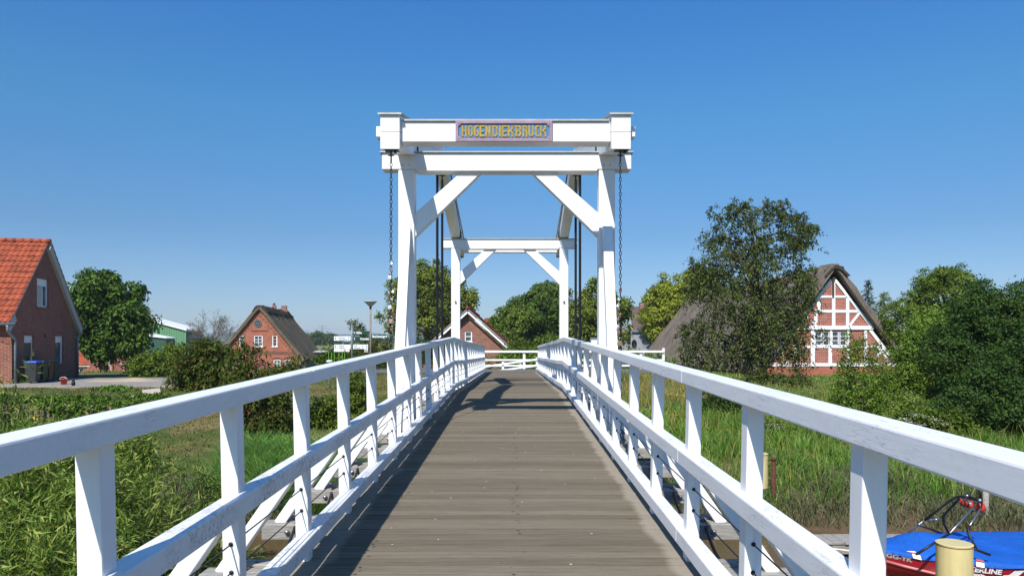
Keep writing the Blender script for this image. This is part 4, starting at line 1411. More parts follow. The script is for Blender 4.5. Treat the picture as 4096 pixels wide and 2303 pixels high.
# distant trees on the horizon
for px, w_, h_, D, lab in [(323, 17, 9, 420, 'small group of rounded trees alone on the far field edge'), (198, 18, 4, 900, 'distant tree belt behind the bare tree'), (270, 24, 3, 1000, 'long low distant tree belt left of the rounded trees'), (372, 30, 3, 1000, 'long low distant tree belt behind the signposts')]:
    spec = [(px + (k - 3.5) / 3.5 * w_ * .8, 342 - h_ * .45 + .15 * h_ * math.sin(k * 2.1), w_ * .32, h_ * .5) for k in range(8)]
    s_ = D / 420
    T('field_tree', lab, 'tree', D, px, spec, 'oak', zb=-2.9, n=260, tw=3, per=9, tlen=1.3 * s_, droop=.3, jit=.5 * s_, L=1.0 * s_, W=.7 * s_, tr=.3, seed=50 + px % 7, shell=.4, limbs=6)

# near bank, left: willow thicket close to the camera
shrub('willow_bush', 'tall willow thicket filling the near bank below the left railing', 'shrub', (-4.9, 6.6, -3.7),
      lobes_px([(40, 520, 95, 62), (100, 540, 70, 60, .6), (170, 590, 60, 40, 1.0), (60, 590, 120, 50, -1), (10, 480, 60, 40, .8), (100, 490, 26, 26, 3.0)], 6.3), LM['willow'],
      n=640, tw=4, per=18, tlen=.46, droop=.05, jit=.022, L=.095, W=.0125, seed=61, shell=.25, stems=16, sr=.014, limbs=150, up=.5)
shrub('willow_bush', 'feathery willow shoots standing before the log palisade', 'shrub', (-7.2, 9.6, -3.6),
      lobes_px([(132, 468, 16, 28), (118, 486, 24, 28), (98, 470, 30, 26), (140, 446, 8, 12)], 10.5), LM['willow'],
      n=230, tw=4, per=15, tlen=.28, droop=.1, jit=.03, L=.12, W=.017, seed=62, shell=.3, stems=12, sr=.014, limbs=60, up=.5)
shrub('willow_bush', 'single tall willow shoots at the left edge in front of the house', 'shrub', (-6.4, 8.7, -3.6),
      lobes_px([(6, 424, 14, 24), (14, 398, 8, 16), (4, 390, 6, 14), (30, 382, 4, 6), (24, 416, 8, 8)], 8.7), LM['willow'],
      n=24, tw=3, per=14, tlen=.42, droop=-.1, jit=.02, L=.10, W=.017, seed=63, shell=.2, stems=10, sr=.01, limbs=50, up=.5)
shrub('mugwort', 'grey-green weeds drooping over the mud between the first two left posts', 'weeds', (-5.1, 12.2, -3.6),
      lobes_px([(172, 520, 14, 14), (205, 550, 16, 18), (160, 476, 14, 10), (196, 472, 16, 8), (215, 490, 10, 14)], 12.0), LM['willow'],
      n=45, tw=4, per=14, tlen=.25, droop=.2, jit=.03, L=.09, W=.014, seed=64, shell=.3, stems=12, sr=.01, limbs=30)
x, y = patch(16000, -9.5, -4.4, 8.5, 13.2, lambda x, y: clump(x * 1.5, y * 1.5))
sel = rng.random(len(x)) < np.clip(.5 + .6 * hsh(x * 1.9 + 3, y * 1.7), .05, .95)
for nm, sl_, mt in (('bank_grass', sel, 'reed'), ('muddy_reeds', ~sel, 'grass_muddy')):
    kind(blades(nm, on_ground(x[sl_], y[sl_]), rng.uniform(.2, .6, sl_.sum()), rng.uniform(.2, .9, sl_.sum()), rng.uniform(.008, .018, sl_.sum()), M[mt]), 'stuff')
# ================================================================== buildings
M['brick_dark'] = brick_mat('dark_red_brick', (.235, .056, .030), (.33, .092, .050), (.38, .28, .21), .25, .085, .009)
M['brick_red'] = brick_mat('orange_red_brick', (.36, .095, .052), (.44, .135, .075), (.40, .26, .19), .26, .085, .006)
M['brick_gable'] = brick_mat('red_infill_brick', (.29, .066, .040), (.39, .105, .064), (.50, .38, .31), .32, .11, .011)
M['brick_brown'] = brick_mat('brown_red_brick', (.21, .075, .045), (.30, .115, .072), (.36, .28, .22), .28, .095, .008)
M['tile_orange'] = simple('orange_clay_tiles', (.30, .066, .026), .7, .45, 2.6, .004)
M['tile_red'] = simple('dark_red_tiles', (.22, .026, .024), .5, .25, 4)
M['tile_brown'] = simple('brown_concrete_tiles', (.13, .095, .08), .8, .3, 4)
M['thatch_old'] = thatch_mat('old_brown_thatch', (.11, .09, .062), (.25, .205, .15))
M['thatch_grey'] = thatch_mat('grey_thatch', (.14, .115, .095), (.27, .225, .19))
M['thatch_ridge'] = thatch_mat('dark_ridge_heather', (.045, .036, .026), (.10, .08, .058))
M['soffit'] = simple('beige_grey_boards', (.52, .47, .41), .7, .1, 8)
M['shutter'] = simple('brown_roller_blind', (.16, .10, .065), .6, .1, 6)
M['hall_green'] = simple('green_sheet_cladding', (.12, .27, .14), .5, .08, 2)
M['annex_and_hall_shade'] = simple('dark_green_annex_and_hall_shade_cladding', (.03, .085, .06), .5, .1, 2)  # annex's own dark green, also standing in for shade on the hall's side wall
M['hall_white'] = simple('white_sheet_roof', (.8, .8, .79), .5, .05, 2)
M['cladding_grey'] = simple('grey_board_cladding', (.28, .30, .32), .7, .12, 3)
M['chimney'] = brick_mat('chimney_brick', (.27, .085, .055), (.34, .12, .08), (.35, .28, .24), .24, .08, .01)
M['sash'] = simple('grey_green_ironwork', (.12, .16, .16), .5, .1, 8)
UP = Vector((0, 0, 1))


def wall(parent, name, mat, O, u, n, prof, z0, holes=(), thick=.14):
    """wall sheet with openings: prof = roofline [(a, z)...], holes = [(a0, a1, z0, z1)]; reveals are built in"""
    mb = MB()
    O = Vector(O)
    br = sorted(set([p[0] for p in prof] + [h[0] for h in holes] + [h[1] for h in holes]))
    top = lambda a: float(np.interp(a, [p[0] for p in prof], [p[1] for p in prof]))
    q = lambda a, z, b_=0: O + u * a + n * b_ + UP * z

    def quad(a0, a1, zb, zt0, zt1):
        mb.face([q(a0, zb), q(a1, zb), q(a1, zt1), q(a0, zt0)], [(a0, zb), (a1, zb), (a1, zt1), (a0, zt0)])
    for a0, a1 in zip(br, br[1:]):
        m_ = (a0 + a1) / 2
        hs = sorted([h for h in holes if h[0] < m_ < h[1]], key=lambda h: h[2])
        z = z0
        for h in hs:
            quad(a0, a1, z, h[2], h[2])
            z = h[3]
        quad(a0, a1, z, top(a0), top(a1))
    for a0, a1, za, zb in holes:
        for p0, p1 in (((a0, za), (a1, za)), ((a1, za), (a1, zb)), ((a1, zb), (a0, zb)), ((a0, zb), (a0, za))):
            mb.face([q(*p0), q(*p1), q(*p1, -thick), q(*p0, -thick)], [p0, p1, (p1[0] + .1, p1[1]), (p0[0] + .1, p0[1])])
    return obj(name, mb, mat, parent, recalc=False)


def window(parent, O, u, n, a0, a1, z0, z1, cols=1, rows=1, fr=.07, inset=.09, barw=.03, head=0, blind=0, sill=0, frame='whiteplain', bar=None):
    mb = MB()
    O = Vector(O)
    b0, b1 = -inset - .05, -inset
    B = lambda m_, *k: m_.obox(O, u, n, *k)
    zt = z1 - head
    mb.obox(O, u, n, a0, a0 + fr, z0, z1, b0, b1)
    mb.obox(O, u, n, a1 - fr, a1, z0, z1, b0, b1)
    mb.obox(O, u, n, a0 + fr, a1 - fr, z0, z0 + fr, b0, b1)
    mb.obox(O, u, n, a0 + fr, a1 - fr, zt - fr, zt, b0, b1)
    if head:
        mb.obox(O, u, n, a0 + fr, a1 - fr, zt + .002, z1, b0 + .01, b1 + .02)
    for i in range(1, cols):
        c = a0 + fr + (a1 - a0 - 2 * fr) * i / cols
        mb.obox(O, u, n, c - barw / 2, c + barw / 2, z0 + fr, zt - fr, b0 + .01, b1 - .004)
    for i in range(1, rows):
        c = z0 + fr + (zt - z0 - 2 * fr) * i / rows
        mb.obox(O, u, n, a0 + fr, a1 - fr, c - barw / 2, c + barw / 2, b0 + .012, b1 - .007)
    w = obj('window', mb, M[frame], parent)
    mb = MB()
    mb.obox(O, u, n, a0 + fr * .5, a1 - fr * .5, z0 + fr * .5, zt - fr * .5, b0 - .02, b0 + .004)
    obj('pane', mb, M['glass'], w)
    if blind:
        mb = MB()
        mb.obox(O, u, n, a0 + fr, a1 - fr, z0 + fr + (zt - z0) * (1 - blind), zt - fr, b0 + .006, b0 + .03)
        obj('blind', mb, M['shutter'], w)
    if sill:
        mb = MB()
        mb.obox(O, u, n, a0 - .06, a1 + .06, z0 - .09, z0 - .002, -inset, .06)
        obj('sill', mb, M[frame] if sill == 1 else M['brick_dark'], w)
    return w


def tile_roof(parent, name, mat, O, l, r, prof, L0, L1, pitch=.22, rows=16, wave=.03, step=.03, res=6, thick=.06):
    """pantiles: l = ridge direction, r = outward run direction, prof = [(run, z)] from ridge to eave"""
    O = Vector(O)
    run = np.array([p[0] for p in prof], float)
    zz = np.array([p[1] for p in prof], float)
    s = np.concatenate([[0], np.cumsum(np.hypot(np.diff(run), np.diff(zz)))])
    ns = int((L1 - L0) / pitch * res)
    ls = np.linspace(L0, L1, ns + 1)
    ts = []
    for k in range(rows):
        for f in (0.0, .5, .96):
            ts.append((k + f) / rows * s[-1])
    ts.append(s[-1])
    mb = MB()
    vs, fs = [], []
    for i, t in enumerate(ts):
        a, z = np.interp(t, s, run), np.interp(t, s, zz)
        a2, z2 = np.interp(min(t + .05, s[-1]), s, run), np.interp(min(t + .05, s[-1]), s, zz)
        a1, z1 = np.interp(max(t - .05, 0), s, run), np.interp(max(t - .05, 0), s, zz)
        dx, dz = a2 - a1, z2 - z1
        m_ = math.hypot(dx, dz)
        nr, nz = -dz / m_, dx / m_
        f = (i % 3) * .48 if i < len(ts) - 1 else 1
        h = step * f
        for x in ls:
            ph = (x / pitch) % 1.0
            w = wave * (math.sin(2 * math.pi * ph) * .5 + .5) ** 1.6
            p = O + l * float(x) + r * float(a + nr * (h + w)) + UP * float(z + nz * (h + w))
            vs.append(p)
    m_ = ns + 1
    for i in range(len(ts) - 1):
        for j in range(ns):
            fs.append((i * m_ + j, i * m_ + j + 1, (i + 1) * m_ + j + 1, (i + 1) * m_ + j))
    mb.add(vs, fs)
    o = obj(name, mb, mat, parent, smooth=False)
    mb = MB()                                  # boarding under the tiles
    for (a, z), (a2, z2) in zip(prof, prof[1:]):
        c = []
        for dz in (-thick - .02, -.02):
            for x, aa, zz_ in ((L0, a, z), (L1, a, z), (L1, a2, z2), (L0, a2, z2)):
                c.append(O + l * x + r * aa + UP * (zz_ + dz))
        mb.hexa(c)
    obj('roof_boarding', mb, M['soffit'], o)
    return o


def thatch(parent, O, l, r, outer, th, L0, L1, mat, seed=3, seg=.7, jit=.05, name='roof'):
    """outer = profile [(a, z)] from left eave over the ridge to right eave"""
    rs = np.random.default_rng(seed)
    O = Vector(O)
    pts = np.array(outer, float)
    d = np.gradient(pts, axis=0)
    nrm = norm(np.stack([d[:, 1], -d[:, 0]], 1))
    inner = pts + nrm * th
    loop = np.concatenate([pts, inner[::-1]])
    ns = max(2, int((L1 - L0) / seg))
    mb = MB()
    vs, fs = [], []
    n = len(loop)
    for i in range(ns + 1):
        x = L0 + (L1 - L0) * i / ns
        for k, (a, z) in enumerate(loop):
            j = rs.normal(size=3) * jit * (1 if k < len(pts) else .3)
            vs.append(O + l * (x + j[0] * .6) + r * float(a + j[1]) + UP * float(z + j[2]))
    for i in range(ns):
        for k in range(n):
            k2 = (k + 1) % n
            fs.append((i * n + k, i * n + k2, (i + 1) * n + k2, (i + 1) * n + k))
    h = len(pts)
    for i in (0, ns):
        for k in range(h - 1):
            fs.append((i * n + k, i * n + k + 1, i * n + n - 2 - k, i * n + n - 1 - k))
    mb.add(vs, fs)
    return obj(name, mb, mat, parent, smooth=False)


def slope_prof(half, ez, az, rnd_=.5, k=9, flare=.0):
    left = []
    for i in range(k):
        t = i / (k - 1)
        left.append((-half * (1 - t), ez + (az - ez) * (t - flare * t * (1 - t))))
    left = [p for p in left if abs(p[0]) > rnd_] + [(-rnd_ * .7, az - (az - ez) / half * rnd_ * .75), (-rnd_ * .3, az - (az - ez) / half * rnd_ * .42)]
    return left + [(0, az - (az - ez) / half * rnd_ * .34)] + [(-a, z) for a, z in reversed(left)]


# ---- orange-roofed brick house on the left
P1 = Vector((-21.7, 32.0, 0))
d_ = Vector((-.2, .98, 0)).normalized()
n_ = Vector((.98, .2, 0)).normalized()
hl = -n_
house = thing('brick_house', (P1.x, P1.y, -1.93), 'dark brick house with steep orange tile roof, shaded gable and bins in front', 'house')
holes = [(2.54, 3.85, 1.58, 2.92), (1.21, 2.22, -1.02, .22), (4.64, 5.67, -1.15, .22)]
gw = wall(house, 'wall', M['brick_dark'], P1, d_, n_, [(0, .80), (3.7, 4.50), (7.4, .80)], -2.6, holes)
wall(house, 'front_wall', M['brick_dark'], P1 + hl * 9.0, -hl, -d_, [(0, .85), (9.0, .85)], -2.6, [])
window(house, P1, d_, n_, *holes[0], 1, 1, .08, .08, head=.26, sill=2)
window(house, P1, d_, n_, *holes[1], 1, 1, .08, .08, head=.24, blind=.78, sill=0)
window(house, P1, d_, n_, *holes[2], 1, 1, .08, .08, head=.24, sill=2)
# soldier course lintels, a vent brick and a small sign plate on the gable
mb = MB()
for a0, a1, _, zt in holes:
    mb = MB()
    for k in range(int((a1 - a0 + .3) / .085)):
        a = a0 - .15 + k * .085
        mb.obox(P1, d_, n_, a, a + .072, zt + .02, zt + .27, -.02, .012)
    obj('lintel', mb, M['brick_dark'], house)
mb = MB()
mb.obox(P1, d_, n_, 3.35, 3.52, .14, .32, -.02, .015)
obj('vent', mb, M['iron'], house)
prof = [(0, 4.74), (3.0, 1.72), (3.45, 1.28), (4.10, .74)]
O = P1 + d_ * 3.7
roof = tile_roof(house, 'roof', M['tile_orange'], O, hl, -d_, prof, -.05, 9.3, .235, 15, .045, .05, 8)
tile_roof(house, 'rear_roof', M['tile_orange'], O, hl, d_, prof, -.16, 9.3, .235, 15, .045, .05, 4)
mb = MB()
k = 0
x = -.14
while x < 9.2:
    c = O + hl * x + UP * 4.76
    mb.tube([c, c + hl * .40 + UP * .012], [.135, .120], 10)
    x += .37
obj('ridge_tile', mb, M['tile_orange'], roof, smooth=True)
for sgn in (-1, 1):
    mb = MB()
    for (a, z), (a2, z2) in zip(prof, prof[1:]):
        if sgn < 0 and a < 3.2:
            continue
        A = O + d_ * sgn * a + n_ * (.02 if sgn < 0 else .075) + UP * (z - .26)
        B = O + d_ * sgn * a2 + n_ * (.02 if sgn < 0 else .075) + UP * (z2 - .26)
        mb.beam(A, B, .08 if sgn < 0 else .15, .34, UP)
    obj('bargeboard', mb, M['soffit'], house)
mb = MB()
e = O - d_ * 4.14 + UP * .70
mb.tube([e + n_ * .3, e - n_ * 9.2], .07, 8)
obj('gutter', mb, M['zinc'], house, smooth=True)
for a, off in ((-.42, .13), (7.82, .10)):
    c = P1 + d_ * a + n_ * .02
    w = P1 + d_ * (.12 if a < 0 else 7.3) + n_ * .09
    mb = MB()
    mb.tube([c + UP * .66, c + UP * .42, w + UP * .0 + (UP * .05), w - UP * .25, w - UP * 2.1], .055, 10)
    obj('downpipe', mb, M['zinc'], house, smooth=True)
mb = MB()
q0 = P1 + hl * .62 + d_ * -.06
for k in range(3):                     # corbelled bricks under the eave at the corner
    mb.obox(P1, hl, -d_, .0, .6 - .16 * k, .06 - .09 * k, .138 - .09 * k, .003, .07 - .018 * k)
obj('corbel', mb, M['brick_dark'], house)

# ---- wheelie bins in front of the gable
M['bin_grey'] = simple('dark_grey_plastic', (.035, .037, .04), .5, .15, 8)
M['bin_green'] = simple('dark_green_plastic', (.03, .04, .025), .5, .15, 8)
M['bin_brown'] = simple('brown_plastic', (.075, .04, .02), .5, .15, 8)
M['lid_blue'] = simple('blue_plastic_lid', (.02, .09, .55), .4, .1, 8)
M['rubber'] = simple('rubber', (.02, .02, .02), .8, .2, 12)
for k, (px, D, bm_, lm, lab) in enumerate([(33.0, 32.3, 'bin_grey', 'lid_blue', 'grey wheelie bin with bright blue lid beside the house gable'),
                                           (40.5, 33.0, 'bin_green', 'bin_green', 'dark green wheelie bin between the blue-lidded and brown bins'),
                                           (46.5, 33.7, 'bin_brown', 'bin_grey', 'brown wheelie bin with dark lid in the middle of the bins'),
                                           (52.0, 34.5, 'bin_grey', 'bin_grey', 'black wheelie bin standing last in the row by the wall')]):
    x = (px - CX) / F * D
    t = thing('wheelie_bin', (x, D, -1.86), lab, 'bin', 'wheelie bins on the patio')
    t.rotation_euler = (0, 0, R(8))
    t.scale = (.82, .82, .90)
    mb = MB()
    b_, tp = .23, .30
    mb.hexa([(-b_, -b_, .06), (b_, -b_, .06), (b_, b_ + .02, .06), (-b_, b_ + .02, .06), (-tp, -tp, 1.0), (tp, -tp, 1.0), (tp, tp, 1.0), (-tp, tp, 1.0)])
    o = obj('body', mb, M[bm_], None, bevel=.02)
    o.parent = t
    mb = MB()
    mb.hexa([(-.32, -.33, 1.002), (.32, -.33, 1.002), (.32, .36, 1.002), (-.32, .36, 1.002), (-.27, -.27, 1.075), (.27, -.27, 1.075), (.29, .33, 1.09), (-.29, .33, 1.09)])
    o = obj('lid', mb, M[lm], None, bevel=.015)
    o.parent = t
    for sx in (-1, 1):
        mb = MB()
        mb.tube([(sx * .20, .27, .10), (sx * .26, .27, .10)], .10, 14)
        o = obj('wheel', mb, M['rubber'], None)
        o.parent = t

# ---- shed with red roof, dark brick house behind the chestnut
sh = thing('shed', (-30.4, 50, -2.4), 'small shed with red tiled roof peeping past the house corner', 'shed')
O = Vector((-30.8, 52.4, 0))
tile_roof(sh, 'roof', M['tile_orange'], O, Vector((-1, 0, 0)), Vector((2.2, -2.4, 0)).normalized(), [(0, -.62), (3.26, -1.69)], 0, 3.5, .24, 8, .03, .03, 4)
wall(sh, 'wall', M['brick_brown'], (-32.8, 50.1, 0), Vector((1, 0, 0)), Vector((0, -1, 0)), [(0, -1.72), (3.95, -1.72)], -2.9, [(3.0, 3.7, -2.5, -1.85)])
window(sh, (-32.8, 50.1, 0), Vector((1, 0, 0)), Vector((0, -1, 0)), 3.0, 3.7, -2.5, -1.85, 2, 1)
db = thing('brick_house', (-35.5, 66, -2.7), 'dark brick building in the shade behind the chestnut tree', 'house')
O = Vector((-40.5, 66, 0))
ux, ny_ = Vector((1, 0, 0)), Vector((0, -1, 0))
a_of = lambda px: (px - CX) / F * 66 + 40.5
hs = [(a_of(94.6), a_of(97.6), -1.85, -1.05), (a_of(108), a_of(110.6), -2.2, -1.05), (a_of(120.8), a_of(122.6), -1.5, -1.0)]
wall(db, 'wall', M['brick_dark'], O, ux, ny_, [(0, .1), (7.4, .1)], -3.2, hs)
window(db, O, ux, ny_, *hs[0], 2, 3, .05)
window(db, O, ux, ny_, *hs[2], 2, 2, .05)
mb = MB()
mb.obox(O, ux, ny_, *hs[1], -.12, -.07)
obj('door', mb, M['whiteplain'], db)
tile_roof(db, 'roof', M['tile_brown'], Vector((-40.8, 70, 0)), ux, ny_, [(0, 1.6), (4.4, .0)], 0, 6.2, .3, 6, .03, .03, 4)
mb = MB()
for y_ in (64.9, 65.8):
    A, B = P(111, 358.5, y_), P(124, 364.5, y_ - .6)
    mb.tube([A, B], .03, 6)
    mb.tube([B, Vector((B.x, B.y, -2.75))], .025, 6)
    mb.tube([A, Vector((A.x, A.y, -2.75))], .025, 6)
tag(obj('handrail', mb, M['whiteplain'], None), 'white stair handrails before the dark brick building', 'handrail')

# ---- green halls
hall = thing('warehouse', (-64, 130, -2.9), 'large green sheet-metal hall with white roof edge', 'warehouse')
O = Vector((-76.0, 130, 0))
wl = (185.8 - CX) / F * 130 + 76.0
wall(hall, 'wall', M['hall_green'], O, ux, ny_, [(0, 4.9 - .25 * 2.0), (5.2, 5.3), (wl, 1.76)], -3.2)
mb = MB()
a = .3
while a < wl:
    zt = float(np.interp(a, [0, 5.2, wl], [4.4, 5.3, 1.76]))
    mb.obox(O, ux, ny_, a, a + .12, -3.1, zt - .05, .003, .06)
    a += .42
obj('cladding_rib', mb, M['hall_green'], hall)
cx_ = O + ux * wl
wall(hall, 'side_wall', M['annex_and_hall_shade'], cx_, Vector((0, 1, 0)), ux, [(0, 1.7), (7, 1.7)], -3.2)  # same green cladding as the front, its shade put into a darker colour
mb = MB()
for (a0, z0_), (a1, z1_) in (((-.3, 4.3), (5.2, 5.3)), ((5.2, 5.3), (wl + .25, 1.70))):
    c = []
    for dz in (0.02, .25):
        for a, y_, z in ((a0, -.4, z0_), (a1, -.4, z1_), (a1, 7, z1_), (a0, 7, z0_)):
            c.append(O + ux * a + Vector((0, y_, z + dz)))
    mb.hexa(c)
obj('roof', mb, M['hall_white'], hall)
an = thing('annex', (-50.5, 112, -2.9), 'low dark green annex with white roof in front of the green hall', 'annex')
O = Vector((-58.0, 112, 0))
wl = (166 - CX) / F * 112 + 58.0
wall(an, 'wall', M['annex_and_hall_shade'], O, ux, ny_, [(0, .95), (wl, .32)], -3.2)
wall(an, 'side_wall', M['annex_and_hall_shade'], O + ux * wl, Vector((0, 1, 0)), ux, [(0, .3), (3, .3)], -3.2)
mb = MB()
mb.hexa([O + ux * a + Vector((0, y_, z)) for a, y_, z in ((-.2, -.3, .97), (wl + .2, -.3, .33), (wl + .2, 3, .33), (-.2, 3, .97), (-.2, -.3, 1.5), (wl + .2, -.3, .42), (wl + .2, 3, .42), (-.2, 3, 1.5))])
obj('roof', mb, M['hall_white'], an)

# ---- thatched brick house in the middle distance
l = Vector((-.148, .989, 0)).normalized()
r = Vector((.989, .148, 0)).normalized()
C0 = Vector((-25.75, 75, 0))
h2 = thing('brick_house', (C0.x, C0.y, -2.8), 'orange-red brick house with thatched roof, round gable window and two chimneys', 'house')
O = C0 - r * 4.0
nn = -l
wins = [(-1.96, -1.44, -.59, .50), (-.54, .31, -.59, .50), (1.24, 1.75, -.59, .50), (1.365, 2.07, -3.0, -1.95), (2.45, 3.25, -3.0, -1.95), (-2.31, -1.5, -3.0, -1.95), (-3.43, -2.6, -3.0, -1.95)]
hs = [(a0 + 4, a1 + 4, z0_, z1_) for a0, a1, z0_, z1_ in wins]
gwall = wall(h2, 'wall', M['brick_red'], O, r, nn, [(0, -1.75), (4, 3.16), (8, -1.75)], -3.5, hs)
for i, h in enumerate(hs):
    window(h2, O, r, nn, *h, 2 if i in (1, 3, 4, 5, 6) else 1, 3, .09, .03, .05, sill=1)
mb = MB()
for zc, a0, a1 in ((-1.12, .55, 7.45), (-1.32, .45, 7.55), (1.02, 3.2, 4.75)):
    mb.obox(O, r, nn, a0, a1, zc - .05, zc + .04, -.02, .06)
obj('string_course', mb, M['brick_brown'], h2)
mb = MB()
a = .6
while a < 7.4:
    mb.obox(O, r, nn, a, a + .09, -1.26, -1.19, -.02, .05)
    a += .2
obj('brick_dentils', mb, M['brick_brown'], h2)
for sgn in (-1, 1):
    mb = MB()
    for k in range(15):
        t = .06 + k * .062
        a = 4 + sgn * (4 * (1 - t) - .42)
        z = -1.75 + 4.91 * t
        mb.obox(O, r, nn, a - .09, a + .09, z - .05, z + .04, -.02, .05)
    obj('verge_dentils', mb, M['brick_brown'], h2)
for a in (2.55, 5.45, 3.2, 4.8):
    mb = MB()
    mb.obox(O, r, nn, a - .05, a + .05, -1.0 if a in (2.55, 5.45) else 1.06, .95 if a in (2.55, 5.45) else 2.3, -.02, .045)
    obj('pilaster', mb, M['brick_brown'], h2)
for a0, a1 in ((1.3, 2.15), (2.4, 3.3), (-2.4, -1.45), (-3.5, -2.55)):
    mb = MB()
    for k in range(9):
        u_ = (k - 4) / 4
        am = 4 + (a0 + a1) / 2 + u_ * (a1 - a0) / 2
        mb.obox(O, r, nn, am - .06, am + .06, -1.86 - .09 * u_ * u_ + .1, -1.78 - .09 * u_ * u_ + .1, -.02, .06)
    obj('window_arch', mb, M['brick_brown'], h2)
mb = MB()
ring = []
for k in range(25):
    a = 2 * math.pi * k / 24
    ring.append(O + r * (3.84 + .33 * math.cos(a)) + UP * (1.73 + .33 * math.sin(a)) + nn * .03)
mb.tube(ring, .05, 6, cap=False)
for k in range(3):
    a = math.pi * k / 3
    dv = r * math.cos(a) * .31 + UP * math.sin(a) * .31
    c = O + r * 3.84 + UP * 1.73 + nn * (.03 + .004 * k)
    mb.tube([c - dv, c + dv], .022, 5)
mb.tube([O + r * (3.84 + .14 * math.cos(2 * math.pi * k / 12)) + UP * (1.73 + .14 * math.sin(2 * math.pi * k / 12)) + nn * .045 for k in range(13)], .02, 5, cap=False)
rw = obj('round_window', mb, M['sash'], h2)
mb = MB()
mb.prism([O + r * (3.84 + .31 * math.cos(2 * math.pi * k / 24)) + UP * (1.73 + .31 * math.sin(2 * math.pi * k / 24)) + nn * .004 for k in range(24)], nn * .012)
obj('pane', mb, M['glass'], rw)
roof = thatch(h2, C0, l, r, slope_prof(4.45, -1.95, 3.75, .5, 9), .30, -.30, 18.2, M['thatch_old'], 5, .6, .035)
thatch(roof, C0, l, r, [(-.75, 2.92), (-.5, 3.28), (-.22, 3.52), (.05, 3.6), (.3, 3.5), (.55, 3.26), (.8, 2.9)], .16, -.34, 18.3, M['thatch_ridge'], 6, .35, .05, 'ridge_cap')
wall(h2, 'timber_wall', M['brick_brown'], O + r * 8.0, l, r, [(0, -1.8), (18, -1.8)], -3.5)
mb = MB()
for k in range(19):
    mb.obox(O + r * 8.0, l, r, k * .98, k * .98 + .2, -3.4, -1.85, -.02, .05)
for z in (-2.05, -2.8):
    mb.obox(O + r * 8.0, l, r, 0, 18, z, z + .16, -.02, .047)
obj('timber_frame', mb, M['cladding_grey'], h2)
for s_, w, top, small in ((15.8, .62, 4.26, 0), (8.7, .42, 4.0, 1)):
    mb = MB()
    c = C0 + l * s_
    mb.obox(c, r, l, -w / 2, w / 2, 2.9, top, -w / 2, w / 2)
    if not small:
        mb.obox(c, r, l, -w / 2 + .02, w / 2 + .10, 2.9, 3.7, -w / 2 - .02, w / 2 + .05)
    ch = obj('chimney', mb, M['chimney'], roof)
    if small:
        mb = MB()
        mb.lathe((c.x, c.y, top), [(.10, 0), (.10, .10), (.16, .12), (.02, .24)], 12)
        obj('chimney_pot', mb, M['iron'], roof)

# ---- brick house with dark red roof straight ahead
C0 = Vector((-3.69, 60, 0))
h3 = thing('brick_house', (C0.x, C0.y, -2.7), 'brick house with dark red tile roof and white verges behind the white fence', 'house')
O = C0 - ux * 3.6
hs = [(3.33, 3.92, -.10, .74)]
wall(h3, 'wall', M['brick_brown'], O, ux, ny_, [(0, -1.15), (3.6, 2.05), (7.2, -1.15)], -3.2, hs)
window(h3, O, ux, ny_, *hs[0], 1, 2, .08, .05, .06, sill=1)
mb = MB()
for k in range(12):
    mb.obox(O, ux, ny_, 3.1 + k * .088, 3.175 + k * .088, .80, 1.12, -.02, .012)
obj('lintel', mb, M['brick_brown'], h3)
lr = Vector((0, 1, 0))
for sg, nm in ((1, 'roof'), (-1, 'rear_roof')):
    rf = tile_roof(h3, nm, M['tile_red'], C0, lr, ux * sg, [(0, 2.60), (4.45, -1.40)], -.58, 18.5, .33, 11, .035, .06, 4)
mb = MB()
x = -.6
while x < 18.4:
    mb.tube([C0 + lr * x + UP * 2.62, C0 + lr * (x + .42) + UP * 2.63], [.15, .135], 8)
    x += .40
obj('ridge_tile', mb, M['tile_red'], rf, smooth=True)
for sg in (-1, 1):
    mb = MB()
    mb.beam(C0 - lr * .52 + UP * 2.30, C0 - lr * .52 + ux * sg * 4.3 + UP * (-1.57), .05, .15, UP)
    obj('bargeboard', mb, M['whiteplain'], h3)
mb = MB()
mb.tube([P(487, 321.5, 61.5), P(487, 321.5, 61.5) + UP * .3], [.16, .12], 8)
obj('vent_pipe', mb, M['tile_orange'], h3)

# ---- brown-tiled house with grey cladding behind the right portal leg
D4, K4 = 106.0, 106.0 / 72
h4 = thing('tiled_house', (17.5, D4, -2.8), 'house with brown tiled roof, brick chimney and grey cladding behind the padlock chain', 'house')
X4 = lambda px, D=D4: (px - CX) / F * D
O = Vector((X4(616), D4 - 2, 0))
W4 = X4(664) - X4(616)
tile_roof(h4, 'roof', M['tile_brown'], Vector((X4(630.5), D4 + 2.6, 0)), ux, ny_, [(0, 3.4 * K4), (4.9, .95 * K4)], 0, X4(666) - X4(630.5), .38, 12, .06, .06, 4)
hs = [(1.3, 1.8, -1.9, 1.3), (5.0, 6.1, -1.3, .45)]
wall(h4, 'wall', M['cladding_grey'], O, ux, ny_, [(0, .95 * K4), (W4, .95 * K4)], -3.4, hs)
window(h4, O, ux, ny_, *hs[1], 2, 1)
mb = MB()
mb.obox(O, ux, ny_, 1.3, 1.8, -1.9, 1.3, -.13, -.10)
obj('dark_recess', mb, M['iron'], h4)
mb = MB()
a = .07
while a < W4 - .1:
    if not (1.2 < a < 1.85 or 4.9 < a < 6.15):
        mb.obox(O, ux, ny_, a, a + .07, -3.3, 1.35, .002, .04)
    a += .48
obj('cladding_batten', mb, M['cladding_grey'], h4)
mb = MB()
mb.obox(O, ux, ny_, 1.9, W4, 1.18, 1.5, .045, .35)
obj('fascia', mb, M['zinc'], h4)
mb = MB()
cx_ = X4(644.5)
mb.box(cx_ - .52, cx_ + .52, D4 + .6, D4 + 1.5, 2.8, 3.55 * K4)
ch = obj('chimney', mb, M['chimney'], h4)
mb = MB()
